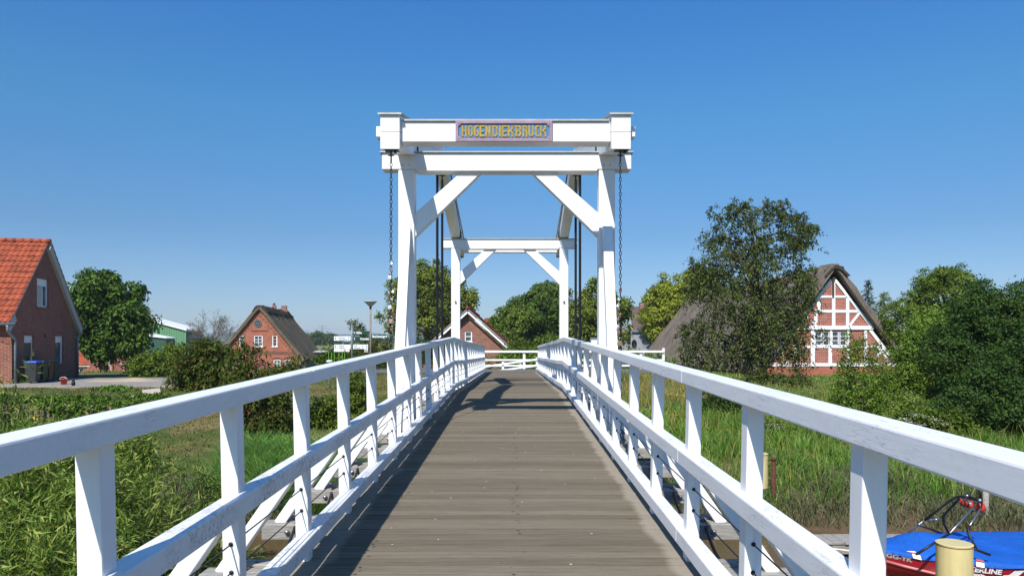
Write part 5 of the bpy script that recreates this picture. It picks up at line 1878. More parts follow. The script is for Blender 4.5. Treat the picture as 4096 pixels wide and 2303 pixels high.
mb.box(cx_ - .57, cx_ + .57, D4 + .5, D4 + 1.6, 3.66 * K4, 3.71 * K4)
for dx in (-.42, .42):
    mb.box(cx_ + dx - .03, cx_ + dx + .03, D4 + 1.0, D4 + 1.1, 3.55 * K4, 3.66 * K4)
obj('chimney_cap', mb, M['iron'], ch)
mb = MB()
mb.box(cx_ - .8, cx_ + .8, D4 - .1, D4 + .59, 2.9, 3.65)
obj('chimney_flashing', mb, M['cap'], ch)
mb = MB()
mb.box(X4(637), X4(646), D4 - 1.2, D4 + .4, 1.28 * K4, 1.95 * K4)
dm = obj('dormer', mb, M['tile_brown'], h4)
mb = MB()
mb.box(X4(638), X4(645), D4 - 1.24, D4 - 1.202, 1.42 * K4, 1.85 * K4)
obj('pane', mb, M['glass'], dm)
mb = MB()
for k in range(13):
    x = X4(618) + k * .21
    mb.box(x, x + .045, D4 - 3.2, D4 - 3.16, -1.5, -.65)
mb.box(X4(618), X4(618) + 2.6, D4 - 3.22, D4 - 3.14, -.65, -.57)
mb.box(X4(617), X4(637), D4 - 3.3, D4 - 2.05, -1.7, -1.52)
obj('balcony', mb, M['cap'], h4)
mb = MB()
c = P(634, 343.5, D4 - 3.4)
mb.lathe((0, 0, 0), [(.03, 0), (.30, .04), (.50, .16), (.495, .165), (.28, .06), (.01, .03)], 18)
for i in range(len(mb.v)):
    v = Vector(mb.v[i])
    mb.v[i] = tuple(c + Vector((v.x * .75, -v.z, v.y * 1.25)))
obj('satellite_dish', mb, M['iron'], h4, smooth=True)

# ---- half-timbered thatched house on the right
C0 = Vector((23.7, 55, 0))
h5 = thing('half_timbered_house', (23.7, 55, -2.6), 'thatched farmhouse with red brick and white half-timbered gable', 'house')
ta = lambda X: (X - 1340) * .01152
tz = lambda Y: (152.5 - .1549 * Y) / 13.454
O = C0 - ux * 6.0
lo_holes = [(6 + ta(1228), 6 + ta(1322), tz(1017), tz(925)), (6 + ta(1337), 6 + ta(1432), tz(1017), tz(925))]
wall(h5, 'wall', M['brick_gable'], O, ux, ny_, [(0.85, tz(1150)), (6, tz(585)), (11.15, tz(1150))], tz(1150), lo_holes)
wall(h5, 'plinth', M['brick_red'], O + Vector((0, -.03, 0)), ux, ny_, [(.3, tz(1148)), (11.9, tz(1148))], -3.1)
for h in lo_holes:
    m_ = (h[0] + h[1]) / 2
    for a0, a1 in ((h[0], m_ - .03), (m_ + .03, h[1])):
        window(h5, O, ux, ny_, a0, a1, h[2], h[3], 1, 3, .06, .02, .045)
mb = MB()
TB = lambda X0, X1, Y0, Y1, pr=.05: mb.obox(C0, ux, ny_, ta(X0), ta(X1), tz(Y1), tz(Y0), -.03, pr)
TB(905, 1752, 1130, 1150, .075)
TB(1112, 1598, 890, 914, .14)
TB(1215, 1500, 787, 805, .062)
TB(1255, 1425, 695, 709, .062)
TB(1150, 1650, 1018, 1032, .06)
for X0, X1, Y0, Y1 in [(1337, 1357, 600, 694), (1337, 1357, 710, 786), (1337, 1357, 806, 889), (1240, 1262, 710, 786), (1427, 1447, 710, 786), (1427, 1447, 806, 889), (1222, 1242, 806, 889),
                       (1200, 1225, 915, 1129), (1325, 1336, 915, 1016), (1313, 1336, 1033, 1129), (1433, 1448, 915, 1016), (1430, 1448, 1033, 1129), (1545, 1562, 915, 1129), (1085, 1105, 960, 1129)]:
    TB(X0, X1, Y0, Y1, .055)


def slant(p, q_, w=.2, pr=.055):
    A = C0 + ux * ta(p[0]) + UP * tz(p[1]) + ny_ * (pr / 2 - .015)
    B = C0 + ux * ta(q_[0]) + UP * tz(q_[1]) + ny_ * (pr / 2 - .015)
    mb.beam(A, B, w, pr + .03, ny_)


slant((1352, 590), (1602, 908), .20, .09)
slant((1334, 590), (1098, 908), .20, .09)
slant((1580, 915), (1760, 1150), .22, .085)
slant((1100, 915), (897, 1150), .22, .085)
slant((1452, 886), (1512, 808), .17, .058)
slant((1228, 886), (1170, 830), .17, .058)
slant((988, 1020), (1048, 1128), .17, .058)
slant((1672, 1036), (1606, 1110), .17, .058)
slant((1640, 1036), (1700, 1110), .14, .052)
obj('timber_frame', mb, M['whiteplain'], h5)
mb = MB()
mb.obox(C0, ux, ny_, -.06, .06, tz(700), tz(575), .12, .2)
mb.obox(C0, ux, ny_, -.14, .14, tz(592), tz(575), .11, .21)
obj('gable_post', mb, simple('dark_oak', (.06, .035, .025), .7, .2, 8), h5)
mb = MB()
for X in (1100, 1210, 1330, 1440, 1555, 1660):
    mb.obox(C0, ux, ny_, ta(X) - .09, ta(X) + .09, tz(1163), tz(1151), -.02, .08)
obj('beam_end', mb, M['iron'], h5)
roof = thatch(h5, C0, lr, ux, slope_prof(6.35, -2.45, 6.05, .9, 10, .12), .38, -.62, 46, M['thatch_grey'], 8, .9, .06)
thatch(roof, C0, lr, ux, [(-.85, 4.80), (-.6, 5.12), (-.28, 5.38), (.03, 5.45), (.33, 5.36), (.63, 5.10), (.9, 4.78)], .14, -.75, 46, M['thatch_ridge'], 9, .5, .07, 'ridge_cap')
mb = MB()
for sg in (-1, 1):
    mb.face([C0 + ux * sg * 6.0 + UP * -2.3, C0 + ux * sg * 6.0 + lr * 33 + UP * -2.3, C0 + ux * sg * 6.0 + lr * 33 + UP * -3.1, C0 + ux * sg * 6.0 + UP * -3.1])
obj('side_wall', mb, M['brick_gable'], h5)
# ================================================================== fences at the far end of the bridge
W = M['white']
fe = thing('rail_fence', (1.5, 43, -1.63), 'white three-rail fence along the dike road behind the bridge end', 'fence')
g = lambda x, y: gz(x, y)
mb = MB()
for h, th in ((1.02, .12), (.53, .10), (.20, .10)):
    mb.box(-1.9, 8.75, 42.9, 42.98, -1.66 + h - th / 2, -1.66 + h + th / 2)
obj('rail', mb, W, fe, bevel=.008)
for k, x in enumerate([-1.75, .62, 3.0, 5.4, 7.4, 8.72]):
    mb = MB()
    mb.box(x - .07, x + .07, 42.984, 43.10, -2.0, -1.66 + (1.22 if k == 5 else 1.06))
    obj('post', mb, W, fe, bevel=.008)
fr_ = thing('rail_fence', (.5, 40.5, -1.63), 'low white fence with sloping rails in front of the straight one', 'fence')
q = lambda px, py: P(px, py, 40.6)
mb = MB()
mb.beam(q(484, 366.2), q(541, 358.2), .07, .10, UP)
mb.beam(q(484, 372.2), q(541, 364.4), .07, .10, UP)
obj('rail', mb, W, fr_, bevel=.008)
for px, py in ((520.3, 359.8), (503, 362.3), (537, 357.6)):
    c = q(px, py)
    mb = MB()
    mb.box(c.x - .06, c.x + .06, c.y + .037, c.y + .14, -2.0, c.z + .05)
    obj('post', mb, W, fr_, bevel=.008)
# ------------------------------------------------------------------ lamps
M['lamp_glass'] = simple('milky_lamp_glass', (.72, .70, .62), .35, .08, 10)
_m, _nt, _b = base_mat('milky_lamp_glass')
_b.inputs['Base Color'].default_value = (.70, .68, .60, 1)
_b.inputs['Roughness'].default_value = .35
_t = nd(_nt, 'ShaderNodeBsdfTranslucent', Color=(.8, .78, .7, 1))
_x = nd(_nt, 'ShaderNodeMixShader', i0=.5)
_nt.links.new(_b.outputs[0], _x.inputs[1])
_nt.links.new(_t.outputs[0], _x.inputs[2])
_nt.links.new(_x.outputs[0], _nt.nodes['Material Output'].inputs['Surface'])
M['lamp_glass'] = _m
M['lamp_top'] = simple('lamp_cover', (.42, .42, .40), .4, .12, 10)
M['pole_bronze'] = simple('weathered_lamp_pole', (.24, .20, .16), .6, .25, 9)


def lamp(px, D, top, r, label, green=False, pole='pole_bronze'):
    x, zt = (px - CX) / F * D, (HY - top) / F * D
    zb = gz(x, D)
    t = thing('street_lamp', (x, D, zb), label, 'street lamp')
    mb = MB()
    mb.tube([(x, D, zb - .2), (x, D, zt - r * 1.25)], .05, 10)
    p = obj('pole', mb, M[pole], t, smooth=True)
    mb = MB()
    mb.tube([(x, D, zt - r * 1.26), (x, D, zt - r * .9)], .062, 10)
    obj('collar', mb, M['iron'], t, smooth=True)
    mb = MB()
    mb.lathe((x, D, zt), [(.07, -r * .92), (r * .5, -r * .60), (r * .97, -r * .17), (r, -r * .12)], 28)
    obj('lamp_shade', mb, M['lamp_glass'], t, smooth=True)
    mb = MB()
    mb.lathe((x, D, zt), [(r * 1.08, -r * .115), (r * 1.1, -r * .09), (r * .75, .02 * r), (r * .2, .1 * r), (.01, .11 * r)], 28)
    obj('lamp_cover', mb, M['lamp_top'], t, smooth=True)
    return x, zb


lx, lz = lamp(370.5, 40, 300.5, .34, 'tall lamp with conical shade carrying three green direction signs')
mb = MB()
mb.tube([(lx - .62, 40, (HY - 302) / F * 40), (lx + .46, 40, (HY - 302) / F * 40)], .014, 5)
lamp(322.6, 48, 350.5, .58, 'low lamp with wide flat shade left of the white signpost', pole='zinc')
lamp(396, 66, 347, .60, 'wide flat lamp half hidden by the railing right of the tall lamp', pole='zinc')
x = (383 - CX) / F * 72
t = thing('street_lamp', (x, 72, -2.7), 'thin pole lamp with small flat head beyond the bushes', 'street lamp')
mb = MB()
mb.tube([(x, 72, -2.9), (x, 72, -.32)], .05, 6)
obj('pole', mb, M['zinc'], t)
mb = MB()
mb.box(x - .12, x + .42, 71.85, 72.15, -.32, -.14)
obj('lamp_head', mb, M['iron'], t, bevel=.03)

# ------------------------------------------------------------------ green pointer signs on the lamp
FR = Vector((0, -1, 0))


def pointer(name, x0, x1, z0, z1, D, tip, board_m, label, group, words, arrow='tri'):
    """board in the xz plane facing the bridge; tip = -1 points left, 1 right, 0 square"""
    t = thing(name, ((x0 + x1) / 2, D, z0), label, 'direction sign', group)
    mb = MB()
    zc, h = (z0 + z1) / 2, z1 - z0
    if tip == 0:
        poly = [(x0, z0), (x1, z0), (x1, z1), (x0, z1)]
    elif tip < 0:
        poly = [(x0, zc), (x0 + h * .35, z0), (x1, z0), (x1, z1), (x0 + h * .35, z1)]
    else:
        poly = [(x0, z0), (x1 - h * .35, z0), (x1, zc), (x1 - h * .35, z1), (x0, z1)]
    mb.prism([(a, D, b_) for a, b_ in poly], (0, .02, 0))
    obj('board', mb, board_m, t)
    mb = MB()
    for (s, size, a, b_, sx, mt, al) in words:
        put_text(mb, s, size, Vector((a, D - .002, b_)), Vector((1, 0, 0)), FR, .002, .006, sx, al)
    obj('lettering', mb, M['signwhite'] if arrow == 'tri' else M['signgrey'], t)
    return t


Dg = 39.93
q = lambda px, py, D: P(px, py, D)
gs = 'green pointer signs on the lamp pole'
for (pl, pt, pr, pb, tip, s, tx, al, lab) in [(353.2, 330.5, 369.4, 333.8, -1, 'Hafen', 356.0, 'LEFT', 'green pointer sign lettered Hafen, topmost on the lamp pole'),
                                              (353.2, 336.6, 369.4, 340.0, -1, 'Ortsmitte', 369.0, 'RIGHT', 'green pointer sign lettered Ortsmitte, aimed left below Hafen'),
                                              (371.6, 334.1, 387.8, 337.7, 1, 'Elbe/Lüheanleger', 372.2, 'LEFT', 'green pointer sign lettered Elbe/Lüheanleger, aimed right')]:
    a, b_ = q(pl, pb, Dg), q(pr, pt, Dg)
    h = b_.z - a.z
    wl = {'Hafen': .82, 'Ortsmitte': .72, 'Elbe/Lüheanleger': .60}[s]
    t = pointer('direction_sign', a.x, b_.x, a.z, b_.z, Dg, tip, M['signgreen'], lab, gs, [(s, h * .9, q(tx, 0, Dg).x, a.z + h * .2, wl, None, al)])
    mb = MB()
    zc = (a.z + b_.z) / 2
    k = h * .34
    if tip < 0:
        mb.prism([(a.x + .03, Dg - .003, zc), (a.x + .03 + k, Dg - .003, zc - k), (a.x + .03 + k, Dg - .003, zc + k)], (0, .002, 0))
    else:
        mb.prism([(b_.x - .03, Dg - .003, zc), (b_.x - .03 - k, Dg - .003, zc - k), (b_.x - .03 - k, Dg - .003, zc + k)], (0, .002, 0))
    obj('arrow', mb, M['signwhite'], t)

# ------------------------------------------------------------------ white cycle-route signpost
Ds = 39.0
px0 = 351.7
x = q(px0, 0, Ds).x
t = thing('signpost', (x, Ds + .08, gz(x, Ds)), 'grey steel signpost carrying the white cycle-route signs', 'signpost')
mb = MB()
mb.tube([(x, Ds + .06, gz(x, Ds) - .2), (x, Ds + .06, q(0, 323.5, Ds).z)], .036, 10)
obj('pole', mb, M['zinc'], t, smooth=True)
mb = MB()
A, B = q(344.6, 349, Ds + .5), q(350.5, 337, Ds + .5)
mb.box(A.x, B.x, Ds + .3, Ds + .32, q(0, 347, Ds).z, q(0, 336.5, Ds).z)
obj('side_plate', mb, M['zinc'], t)
sg = 'white cycle-route signs on the signpost'


def bike(mb, cx, cz, D, s, d):
    for dx in (-.55, .55):
        mb.tube([(cx + s * (dx + .36 * math.cos(2 * math.pi * k / 10)), D, cz + s * .36 * math.sin(2 * math.pi * k / 10)) for k in range(11)], s * .06, 4, cap=False)
    mb.tube([(cx - s * .55, D, cz), (cx - s * .2, D, cz + s * .6), (cx + s * .4, D, cz + s * .55), (cx + s * .55, D, cz)], s * .06, 4)
    mb.tube([(cx - s * .2, D, cz + s * .6), (cx + s * .05, D, cz), (cx + s * .4, D, cz + s * .55)], s * .06, 4)


for (pl, pt, pr, pb, d, l1, l2, n1, n2, lab) in [
        (334.0, 343.2, 350.6, 347.9 + 3.6 - .2, -1, 'Horneburg', 'Guderhandviertel', '8,4', '3,1', 'white cycle sign to Horneburg pointing left, upper one on the post'),
        (334.2, 343.2 + 16.2, 350.6, 351.3 + 9.2, -1, 'Hamburg', 'Steinkirchen', '', '', 'white cycle sign to Hamburg pointing left, lower one on the post'),
        (353.2, 343.2 + 16.2, 368.0, 351.3 + 9.2, 1, 'Stade', 'Grünendeich', '15', '2,1', 'white cycle sign to Stade pointing right')]:
    # photograph rows: upper sign y 343-351 (crop), lower 360-368 -> in pixels of the 1024 px frame
    if l1 == 'Horneburg':
        pt, pb = 343.2, 351.2
    else:
        pt, pb = 350.0 + 9.4, 358.0 + 9.4
    sc_ = 1.0
    pt2 = 1160 / 4 + (pt - 343.2) * 0 + (0)
    if l1 == 'Horneburg':
        ptp, pbp = (1160 + 1018 * .17953) / 4, (1160 + 1117 * .17953) / 4
    else:
        ptp, pbp = (1160 + 1203 * .17953) / 4, (1160 + 1303 * .17953) / 4
    a, b_ = q(pl, pbp, Ds), q(pr, ptp, Ds)
    h = b_.z - a.z
    tx0 = a.x + (.26 if d < 0 else .05)
    tx1 = b_.x - (.05 if d < 0 else .26)
    words = [(l1, h * .36, tx0, a.z + h * .58, .82, None, 'LEFT'), (l2, h * .36, tx0, a.z + h * .14, .70, None, 'LEFT')]
    if n1:
        words += [(n1, h * .36, tx1, a.z + h * .58, .8, None, 'RIGHT')]
    if n2:
        words += [(n2, h * .36, tx1, a.z + h * .14, .8, None, 'RIGHT')]
    t = pointer('direction_sign', a.x, b_.x, a.z, b_.z, Ds, 0, M['signwhite'], lab, sg, words, arrow='chev')
    mb = MB()
    k = h * .34
    zc = (a.z + b_.z) / 2
    xa = a.x + .045 if d < 0 else b_.x - .045
    L, Rr = ribbon([(xa - d * k * .62, zc + k), (xa, zc), (xa - d * k * .62, zc - k)], .035)
    for i in range(2):
        mb.face([(p.x, Ds - .003, p.y) for p in (L[i], Rr[i], Rr[i + 1], L[i + 1])])
    obj('arrow', mb, M['signlogo_green'], t)
    mb = MB()
    bike(mb, (xa - d * .15), zc, Ds - .004, .05, d)
    obj('bicycle_symbol', mb, M['signgrey'], t)
for (X0, X1, Y0, Y1, lab, marks) in [(200, 545, 1306, 1362, 'white strip of small route logos under the Hamburg sign', [(222, 252, 'signblue'), (352, 392, 'signblue'), (410, 470, 'zinc'), (412, 468, 'signred'), (495, 530, 'signred')]),
                                     (878, 956, 1308, 1374, 'small route logo tile under the Stade sign', [(884, 950, 'zinc'), (884, 950, 'signred')])]:
    cv = lambda X, Y: P((1300 + X * .17953) / 4, (1160 + Y * .17953) / 4, Ds)
    a, b_ = cv(X0, Y1), cv(X1, Y0)
    t = thing('route_plaque', ((a.x + b_.x) / 2, Ds, a.z), lab, 'sign plaque')
    mb = MB()
    mb.box(a.x, b_.x, Ds + .002, Ds + .016, a.z, b_.z)
    obj('board', mb, M['signwhite'], t)
    for m0, m1, mt in marks:
        mb = MB()
        p0, p1 = cv(m0, 0).x, cv(m1, 0).x
        h = b_.z - a.z
        if mt == 'signblue':
            mb.prism([(p0, Ds - .002, a.z + h * .3), (p1, Ds - .002, a.z + h * .3), ((p0 + p1) / 2, Ds - .002, a.z + h * .85)], (0, .003, 0))
        elif mt == 'zinc':
            mb.box(p0, p1, Ds - .001, Ds + .003, a.z + h * .42, a.z + h * .92)
        elif m0 == 495:
            mb.tube([((p0 + p1) / 2 + .035 * math.cos(k * .63), Ds - .001, a.z + h * .6 + .03 * math.sin(k * .63)) for k in range(11)], .006, 4, cap=False)
        else:
            mb.box(p0, p1, Ds - .003, Ds + .003, a.z + h * .12, a.z + h * .4)
        obj('symbol', mb, M[mt] if mt != 'zinc' else M['lamp_top'], t)
# climbing plant on top of the post
sp = np.array([tuple(P((1300 + X * .17953) / 4, (1160 + Y * .17953) / 4, 40.6)) for X, Y in [(550, 715), (565, 722), (610, 745), (630, 770), (600, 840), (620, 870), (690, 840), (715, 870), (740, 890), (650, 800), (880, 890), (555, 740)]])
rs = np.random.default_rng(31)
t = thing('climbing_plant', (x, 40.6, -1.6), 'sparse climbing shoots trailing from the top of the signpost', 'plant')
mb = MB()
mb.tube([(x + .05, 40.5, gz(x, 40.5)), (x + .04, 40.55, .4), tuple(sp[0]), tuple(sp[2]), tuple(sp[3]), tuple(sp[6]), tuple(sp[8])], .008, 5)
obj('stem', mb, M['bark'], t)
p, ax, nr, l_, w_ = twig_leaves(sp, norm(rs.normal(size=sp.shape)), rs, 2, 8, .16, .4, .03, .09, .05)
leaf_cloud('foliage', p, ax, nr, l_, w_, LM['berry'], t)

# lime green poles by the low lamp, white bollard, notice cabinet
M['lime'] = simple('lime_green_paint', (.16, .42, .03), .5, .1, 6)
for k, X in enumerate([82, 145, 207, 312, 385, 438]):
    px = (1300 + X * .17953) / 4
    c = P(px, 352, 44)
    mb = MB()
    mb.tube([(c.x, 44, gz(c.x, 44) - .1), (c.x, 44, (HY - 352.3) / F * 44 + (.0 if k % 2 else .05))], .018, 8)
    o = obj('marker_pole', mb, M['lime'])
    tag(o, 'thin lime green poles beneath the white cycle signs', 'pole', 'lime green poles below the signs')
c = P(329.5, 360.5, 30)
t = thing('bollard', (c.x, 30, gz(c.x, 30)), 'low grey post with flat white cap just over the left railing', 'bollard')
mb = MB()
mb.tube([(c.x, 30, gz(c.x, 30) - .1), (c.x, 30, c.z - .03)], .035, 10)
obj('post', mb, M['zinc'], t, smooth=True)
mb = MB()
mb.lathe((c.x, 30, c.z), [(.03, -.10), (.125, -.03), (.13, .0), (.11, .03), (.02, .04)], 18)
obj('cap', mb, M['whiteplain'], t, smooth=True)
nc = thing('notice_board', tuple(P(594, 350, 44)), 'grey-framed glazed notice board behind the right portal leg', 'notice board')
a, b_ = P(591, 353, 44), P(601, 338.5, 44)
mb = MB()
mb.box(a.x, b_.x, 44, 44.06, a.z + .05, b_.z)
obj('panel', mb, M['signwhite'], nc)
mb = MB()
for x0, x1, z0, z1 in ((a.x - .05, b_.x + .05, b_.z, b_.z + .07), (a.x - .05, a.x, a.z, b_.z), (b_.x, b_.x + .05, a.z, b_.z), (a.x, b_.x, a.z - .02, a.z + .05)):
    mb.box(x0, x1, 43.95, 44.08, z0, z1)
mb.box(a.x - .05, a.x + .03, 44.0, 44.05, -2.2, a.z - .021)
mb.box(b_.x - .03, b_.x + .05, 44.0, 44.05, -2.2, a.z - .021)
obj('frame', mb, M['zinc'], nc)

# far pylons
for px, top, D, lab in [((1000 + 725 * .3978) / 4, (1000 + 745 * .3978) / 4, 1500, 'taller lattice power pylon on the horizon above the tree group'), ((1000 + 573 * .3978) / 4, (1000 + 792 * .3978) / 4, 2300, 'smaller power pylon on the horizon at the thatched roof')]:
    c = P(px, top, D)
    mb = MB()
    H = c.z + 3
    for sx, sy in ((-1, -1), (1, -1), (1, 1), (-1, 1)):
        mb.tube([(c.x + sx * 4.5, D + sy * 4.5, -3), (c.x + sx * .7, D + sy * .7, c.z - H * .3), (c.x, D, c.z)], .45, 4)
    for f, w in ((.62, 13), (.76, 17), (.9, 10)):
        z = -3 + H * f
        mb.tube([(c.x - w, D, z), (c.x, D, z + 2.2), (c.x + w, D, z)], .35, 4)
        mb.tube([(c.x - w, D, z), (c.x + w, D, z)], .35, 4)
    tag(obj('power_pylon', mb, M['zinc']), lab, 'pylon', 'power pylons on the horizon')

# ------------------------------------------------------------------ garden at the left: ivy hedge, palisade, slabs, toys
hd = shrub('hedge', 'low ivy hedge spilling over the log palisade before the patio', 'hedge', (-17.5, 26.6, -2.3),
           [((x_, 26.4 + .25 * math.sin(x_ * 1.7), -2.27 + .06 * math.sin(x_ * 2.3)), (.75, .72, .31)) for x_ in np.arange(-22.5, -11.5, .8)] + [((x_, 25.55, -2.46), (.55, .3, .42)) for x_ in (-22.4, -21.6, -20.9, -20.0, -19.2, -18.3, -17.4, -15.4, -14.7, -13.9, -13.2)] + [((-15.3, 28.2, -1.95), (.75, .6, .24)), ((-14.8, 28.1, -2.0), (.5, .5, .22))],
           LM['ivy'], n=1900, tw=3, per=16, tlen=.10, droop=.5, jit=.03, L=.062, W=.05, seed=71, stems=10, sr=.012, shell=.75, limbs=20)
pal = thing('log_palisade', (-18.5, 25.6, -2.9), 'palisade of upright weathered logs half covered by the ivy hedge', 'palisade')
M['log'] = simple('weathered_log', (.20, .145, .09), .85, .4, 5, .01, 0, (3, 3, .5))
rs2 = random.Random(3)
mb = MB()
for k in range(58):
    x = -22.6 + k * .175
    y = 25.62 + .12 * math.sin(k * .35)
    mb.tube([(x, y, -3.4), (x, y, -2.28 + rs2.uniform(-.05, .06)), (x, y, -2.26 + rs2.uniform(-.04, .05))], [.085, .082, .06], 9)
obj('log', mb, M['log'], pal, smooth=True)
M['slab'] = simple('pale_paving_slab', (.42, .37, .30), .85, .12, 5, .003)
for k, (px, py, rz, tl, lab) in enumerate([(142.0, 396.3, 35, 4, 'pale paving slab lying on the turf, nearer of two'), (151.5, 391.3, 28, -5, 'pale paving slab propped behind the nearer one on the turf')]):
    D = 26.6 + k * .9
    c = P(px, py, D)
    t = MB()
    t.box(-.30, .30, -.30, .30, -.025, .025)
    o = obj('paving_slab', t, M['slab'], bevel=.006)
    o.location = (c.x, D, gz(c.x, D) + .09 + .04 * k)
    o.rotation_euler = (R(14), R(tl), R(rz))
    tag(o, lab, 'slab')
M['red_plastic'] = simple('red_plastic', (.50, .05, .02), .45, .1, 9)
c = P((925 * .2762) / 4, 0, 31.4)
t = thing('toy_bucket', (c.x, 31.4, -1.86), 'small red plastic bucket standing on the patio before the gable', 'bucket')
mb = MB()
mb.lathe((c.x, 31.4, -1.86), [(.10, 0), (.15, .22), (.165, .225), (.165, .25), (.14, .25), (.095, .03)], 16)
obj('body', mb, M['red_plastic'], t, smooth=True)
mb = MB()
mb.tube([(c.x + .16 * math.cos(a), 31.4 - .05, -1.64 + .10 * math.sin(a)) for a in [k * math.pi / 8 for k in range(9)]], .008, 5)
obj('handle', mb, M['whiteplain'], t)
c = P((1062 * .2762) / 4, 0, 30.5)
mb = MB()
mb.lathe((c.x, 30.5, -1.86), [(.06, 0), (.075, .06), (.07, .15), (.045, .18), (.055, .22), (.045, .27), (.01, .29)], 12)
tag(obj('garden_figure', mb, M['iron'], smooth=True), 'little dark garden figure at the edge of the patio', 'figurine')
ly = thing('lily_plant', (-9.0, 15.6, -3.3), 'day lily with yellow flowers at the foot of the palisade, left edge', 'plant')
base = P(30, 424, 15.5)
pts = on_ground(base.x + rng.normal(size=260) * .55, 15.5 + rng.normal(size=260) * .3)
blades('foliage', pts, rng.uniform(.5, 1.1, 260) + .25, rng.uniform(.2, .6, 260), rng.uniform(.02, .035, 260), M['reed'], ly)
mb = MB()
for px, py, s in ((36, 417, .085), (31, 423, .07), (22, 421, .05)):
    c = P(px, py, 15.2)
    for k in range(6):
        a = k * math.pi / 3
        e = Vector((math.cos(a), -.35, math.sin(a) * .8))
        f_ = Vector((math.cos(a + .5), -.2, math.sin(a + .5) * .8))
        g_ = Vector((math.cos(a - .5), -.2, math.sin(a - .5) * .8))
        mb.face([c, c + g_ * s * .6, c + e * s, c + f_ * s * .6])
obj('flower', mb, M['yellow'], ly, recalc=False)
mb = MB()
for px, py in ((36, 417), (31, 423), (22, 421)):
    c = P(px, py, 15.2)
    mb.tube([c, (c.x + .02, c.y + .1, gz(c.x, 15.3))], .008, 5)
obj('stem', mb, LM['willow'], ly)

# ================================================================== the river: piles, pontoon, boat
M['cream'] = simple('cream_coated_steel', (.62, .52, .24), .4, .10, 4, 0, 0, (3, 3, .6))
M['pile_grey'] = simple('dark_grey_pile_coat', (.10, .10, .10), .6, .15, 6)


def pile(x, y, r, top, split, label):
    t = thing('mooring_pile', (x, y, WATER), label, 'mooring pile', 'cream mooring piles')
    mb = MB()
    mb.lathe((x, y, 0), [(r, split), (r, top - .012), (r + .004, top - .008), (r + .004, top - .002), (r - .006, top), (r - .012, top + .004), (.01, top + .006)], 40)
    obj('shaft', mb, M['cream'], t, smooth=False)
    mb = MB()
    mb.lathe((x, y, 0), [(r + .001, top - .030), (r + .0025, top - .028), (r + .0025, top - .022), (r + .001, top - .020)], 40)
    obj('lid_seam', mb, M['rust'], t)
    mb = MB()
    mb.lathe((x, y, 0), [(r * .985, -6), (r * .985, split - .002)], 32)
    obj('lower_shaft', mb, M['pile_grey'], t)


pile((954.3 - CX) / F * 9.25, 9.25, .206, (HY - 542.0) / F * 9.25, -4.5, 'thick cream mooring pile in front of the covered boat')
pile((758.5 - CX) / F * 16.4, 16.4, .206, (HY - 452.5) / F * 16.4, (HY - 486.5) / F * 16.4, 'thin-looking cream pile with grey foot on the far bank')
for (px, py, D, r, bot, lab) in [(773.5, 459, 16.2, .052, -4.5, 'rusty mooring post with cross bolt beside the cream pile'), (960.8 + 25, 488, 15.2, .055, -4.5, 'rust topped wooden post in the reeds behind the boat')]:
    c = P(px, py, D)
    t = thing('mooring_post', (c.x, D, gz(c.x, D)), lab, 'mooring post')
    mb = MB()
    mb.tube([(c.x, D, bot), (c.x, D, c.z)], r, 10)
    obj('shaft', mb, M['rust'] if r < .053 else M['grey_timber'], t, smooth=True)
    mb = MB()
    if r < .053:
        mb.tube([(c.x, D, c.z - .01), (c.x, D, c.z + .025)], r * 1.3, 10)
        mb.tube([(c.x - .13, D - .02, c.z - .03), (c.x - .05, D, c.z), (c.x + .07, D, c.z)], .012, 6)
    else:
        mb.tube([(c.x, D, c.z), (c.x, D, c.z + .34)], r, 10)
    obj('cap', mb, M['rust'], t, smooth=True)

pt = thing('pontoon', (9, 13.9, WATER), 'floating wooden landing stage with grey planks behind the boat', 'landing stage')
zt = -3.60
rs2 = random.Random(8)
mb = MB()
x = 5.32
while x < 16:
    mb.box(x, x + .19, 13.2 + rs2.uniform(-.015, .015), 13.8 + rs2.uniform(-.015, .015), zt - .04, zt + rs2.uniform(-.004, .004))
    x += .2
obj('deck', mb, M['grey_timber'], pt, bevel=.006)
mb = MB()
for y in (13.24, 13.66):
    mb.box(5.34, 16, y, y + .1, zt - .22, zt - .041)
obj('beam', mb, M['grey_timber'], pt, bevel=.008)
mb = MB()
for x in (5.5, 7.4, 9.9, 12.4):
    mb.box(x, x + 1.7, 13.36, 13.64, -4.1, zt - .12)
obj('float', mb, M['iron'], pt, bevel=.04)
mb = MB()
mb.tube([(5.36, 13.18, zt - .06), (5.8, 13.0, zt - .075), (6.4, 12.5, zt - .05)], .012, 6)
tag(obj('mooring_rope', mb, M['whiteplain'], smooth=True), 'white mooring rope running from the landing stage to the boat', 'rope')

# ---- covered motorboat
M['boat_red'] = simple('glossy_red_hull', (.30, .012, .022), .18, .06, 1.5, 0, 0, (1, 1, 1), .6)
M['boat_stripe'] = simple('pale_red_rub_strake', (.50, .16, .15), .35, .08, 5)
M['cover_blue'] = simple('blue_boat_cover', (.005, .10, .47), .7, .16, 2.5, .004)
_nt = M['cover_blue'].node_tree
bump(_nt, _nt.nodes['Principled BSDF'], noise(_nt, coords(_nt, (5, 1.6, 3)), 1.6, 5, .6), .09, .8)
M['tower_black'] = simple('black_padded_tube', (.012, .012, .013), .45, .2, 14)
M['tower_silver'] = simple('bare_aluminium_tube', (.33, .34, .34), .3, .1, 14, 0, .8)
boat = thing('motorboat', (5.25, 12.0, WATER), 'red motorboat under a blue cover with black wakeboard tower', 'boat')
BXo, BYo = 5.62, 12.0


def half(X):
    return 1.03 * (1 - max(0, 1 - X / 2.7) ** 2.1) + .001


def gun(X):
    return WATER + .52 + .04 * max(0, 1 - X / 3) ** 2


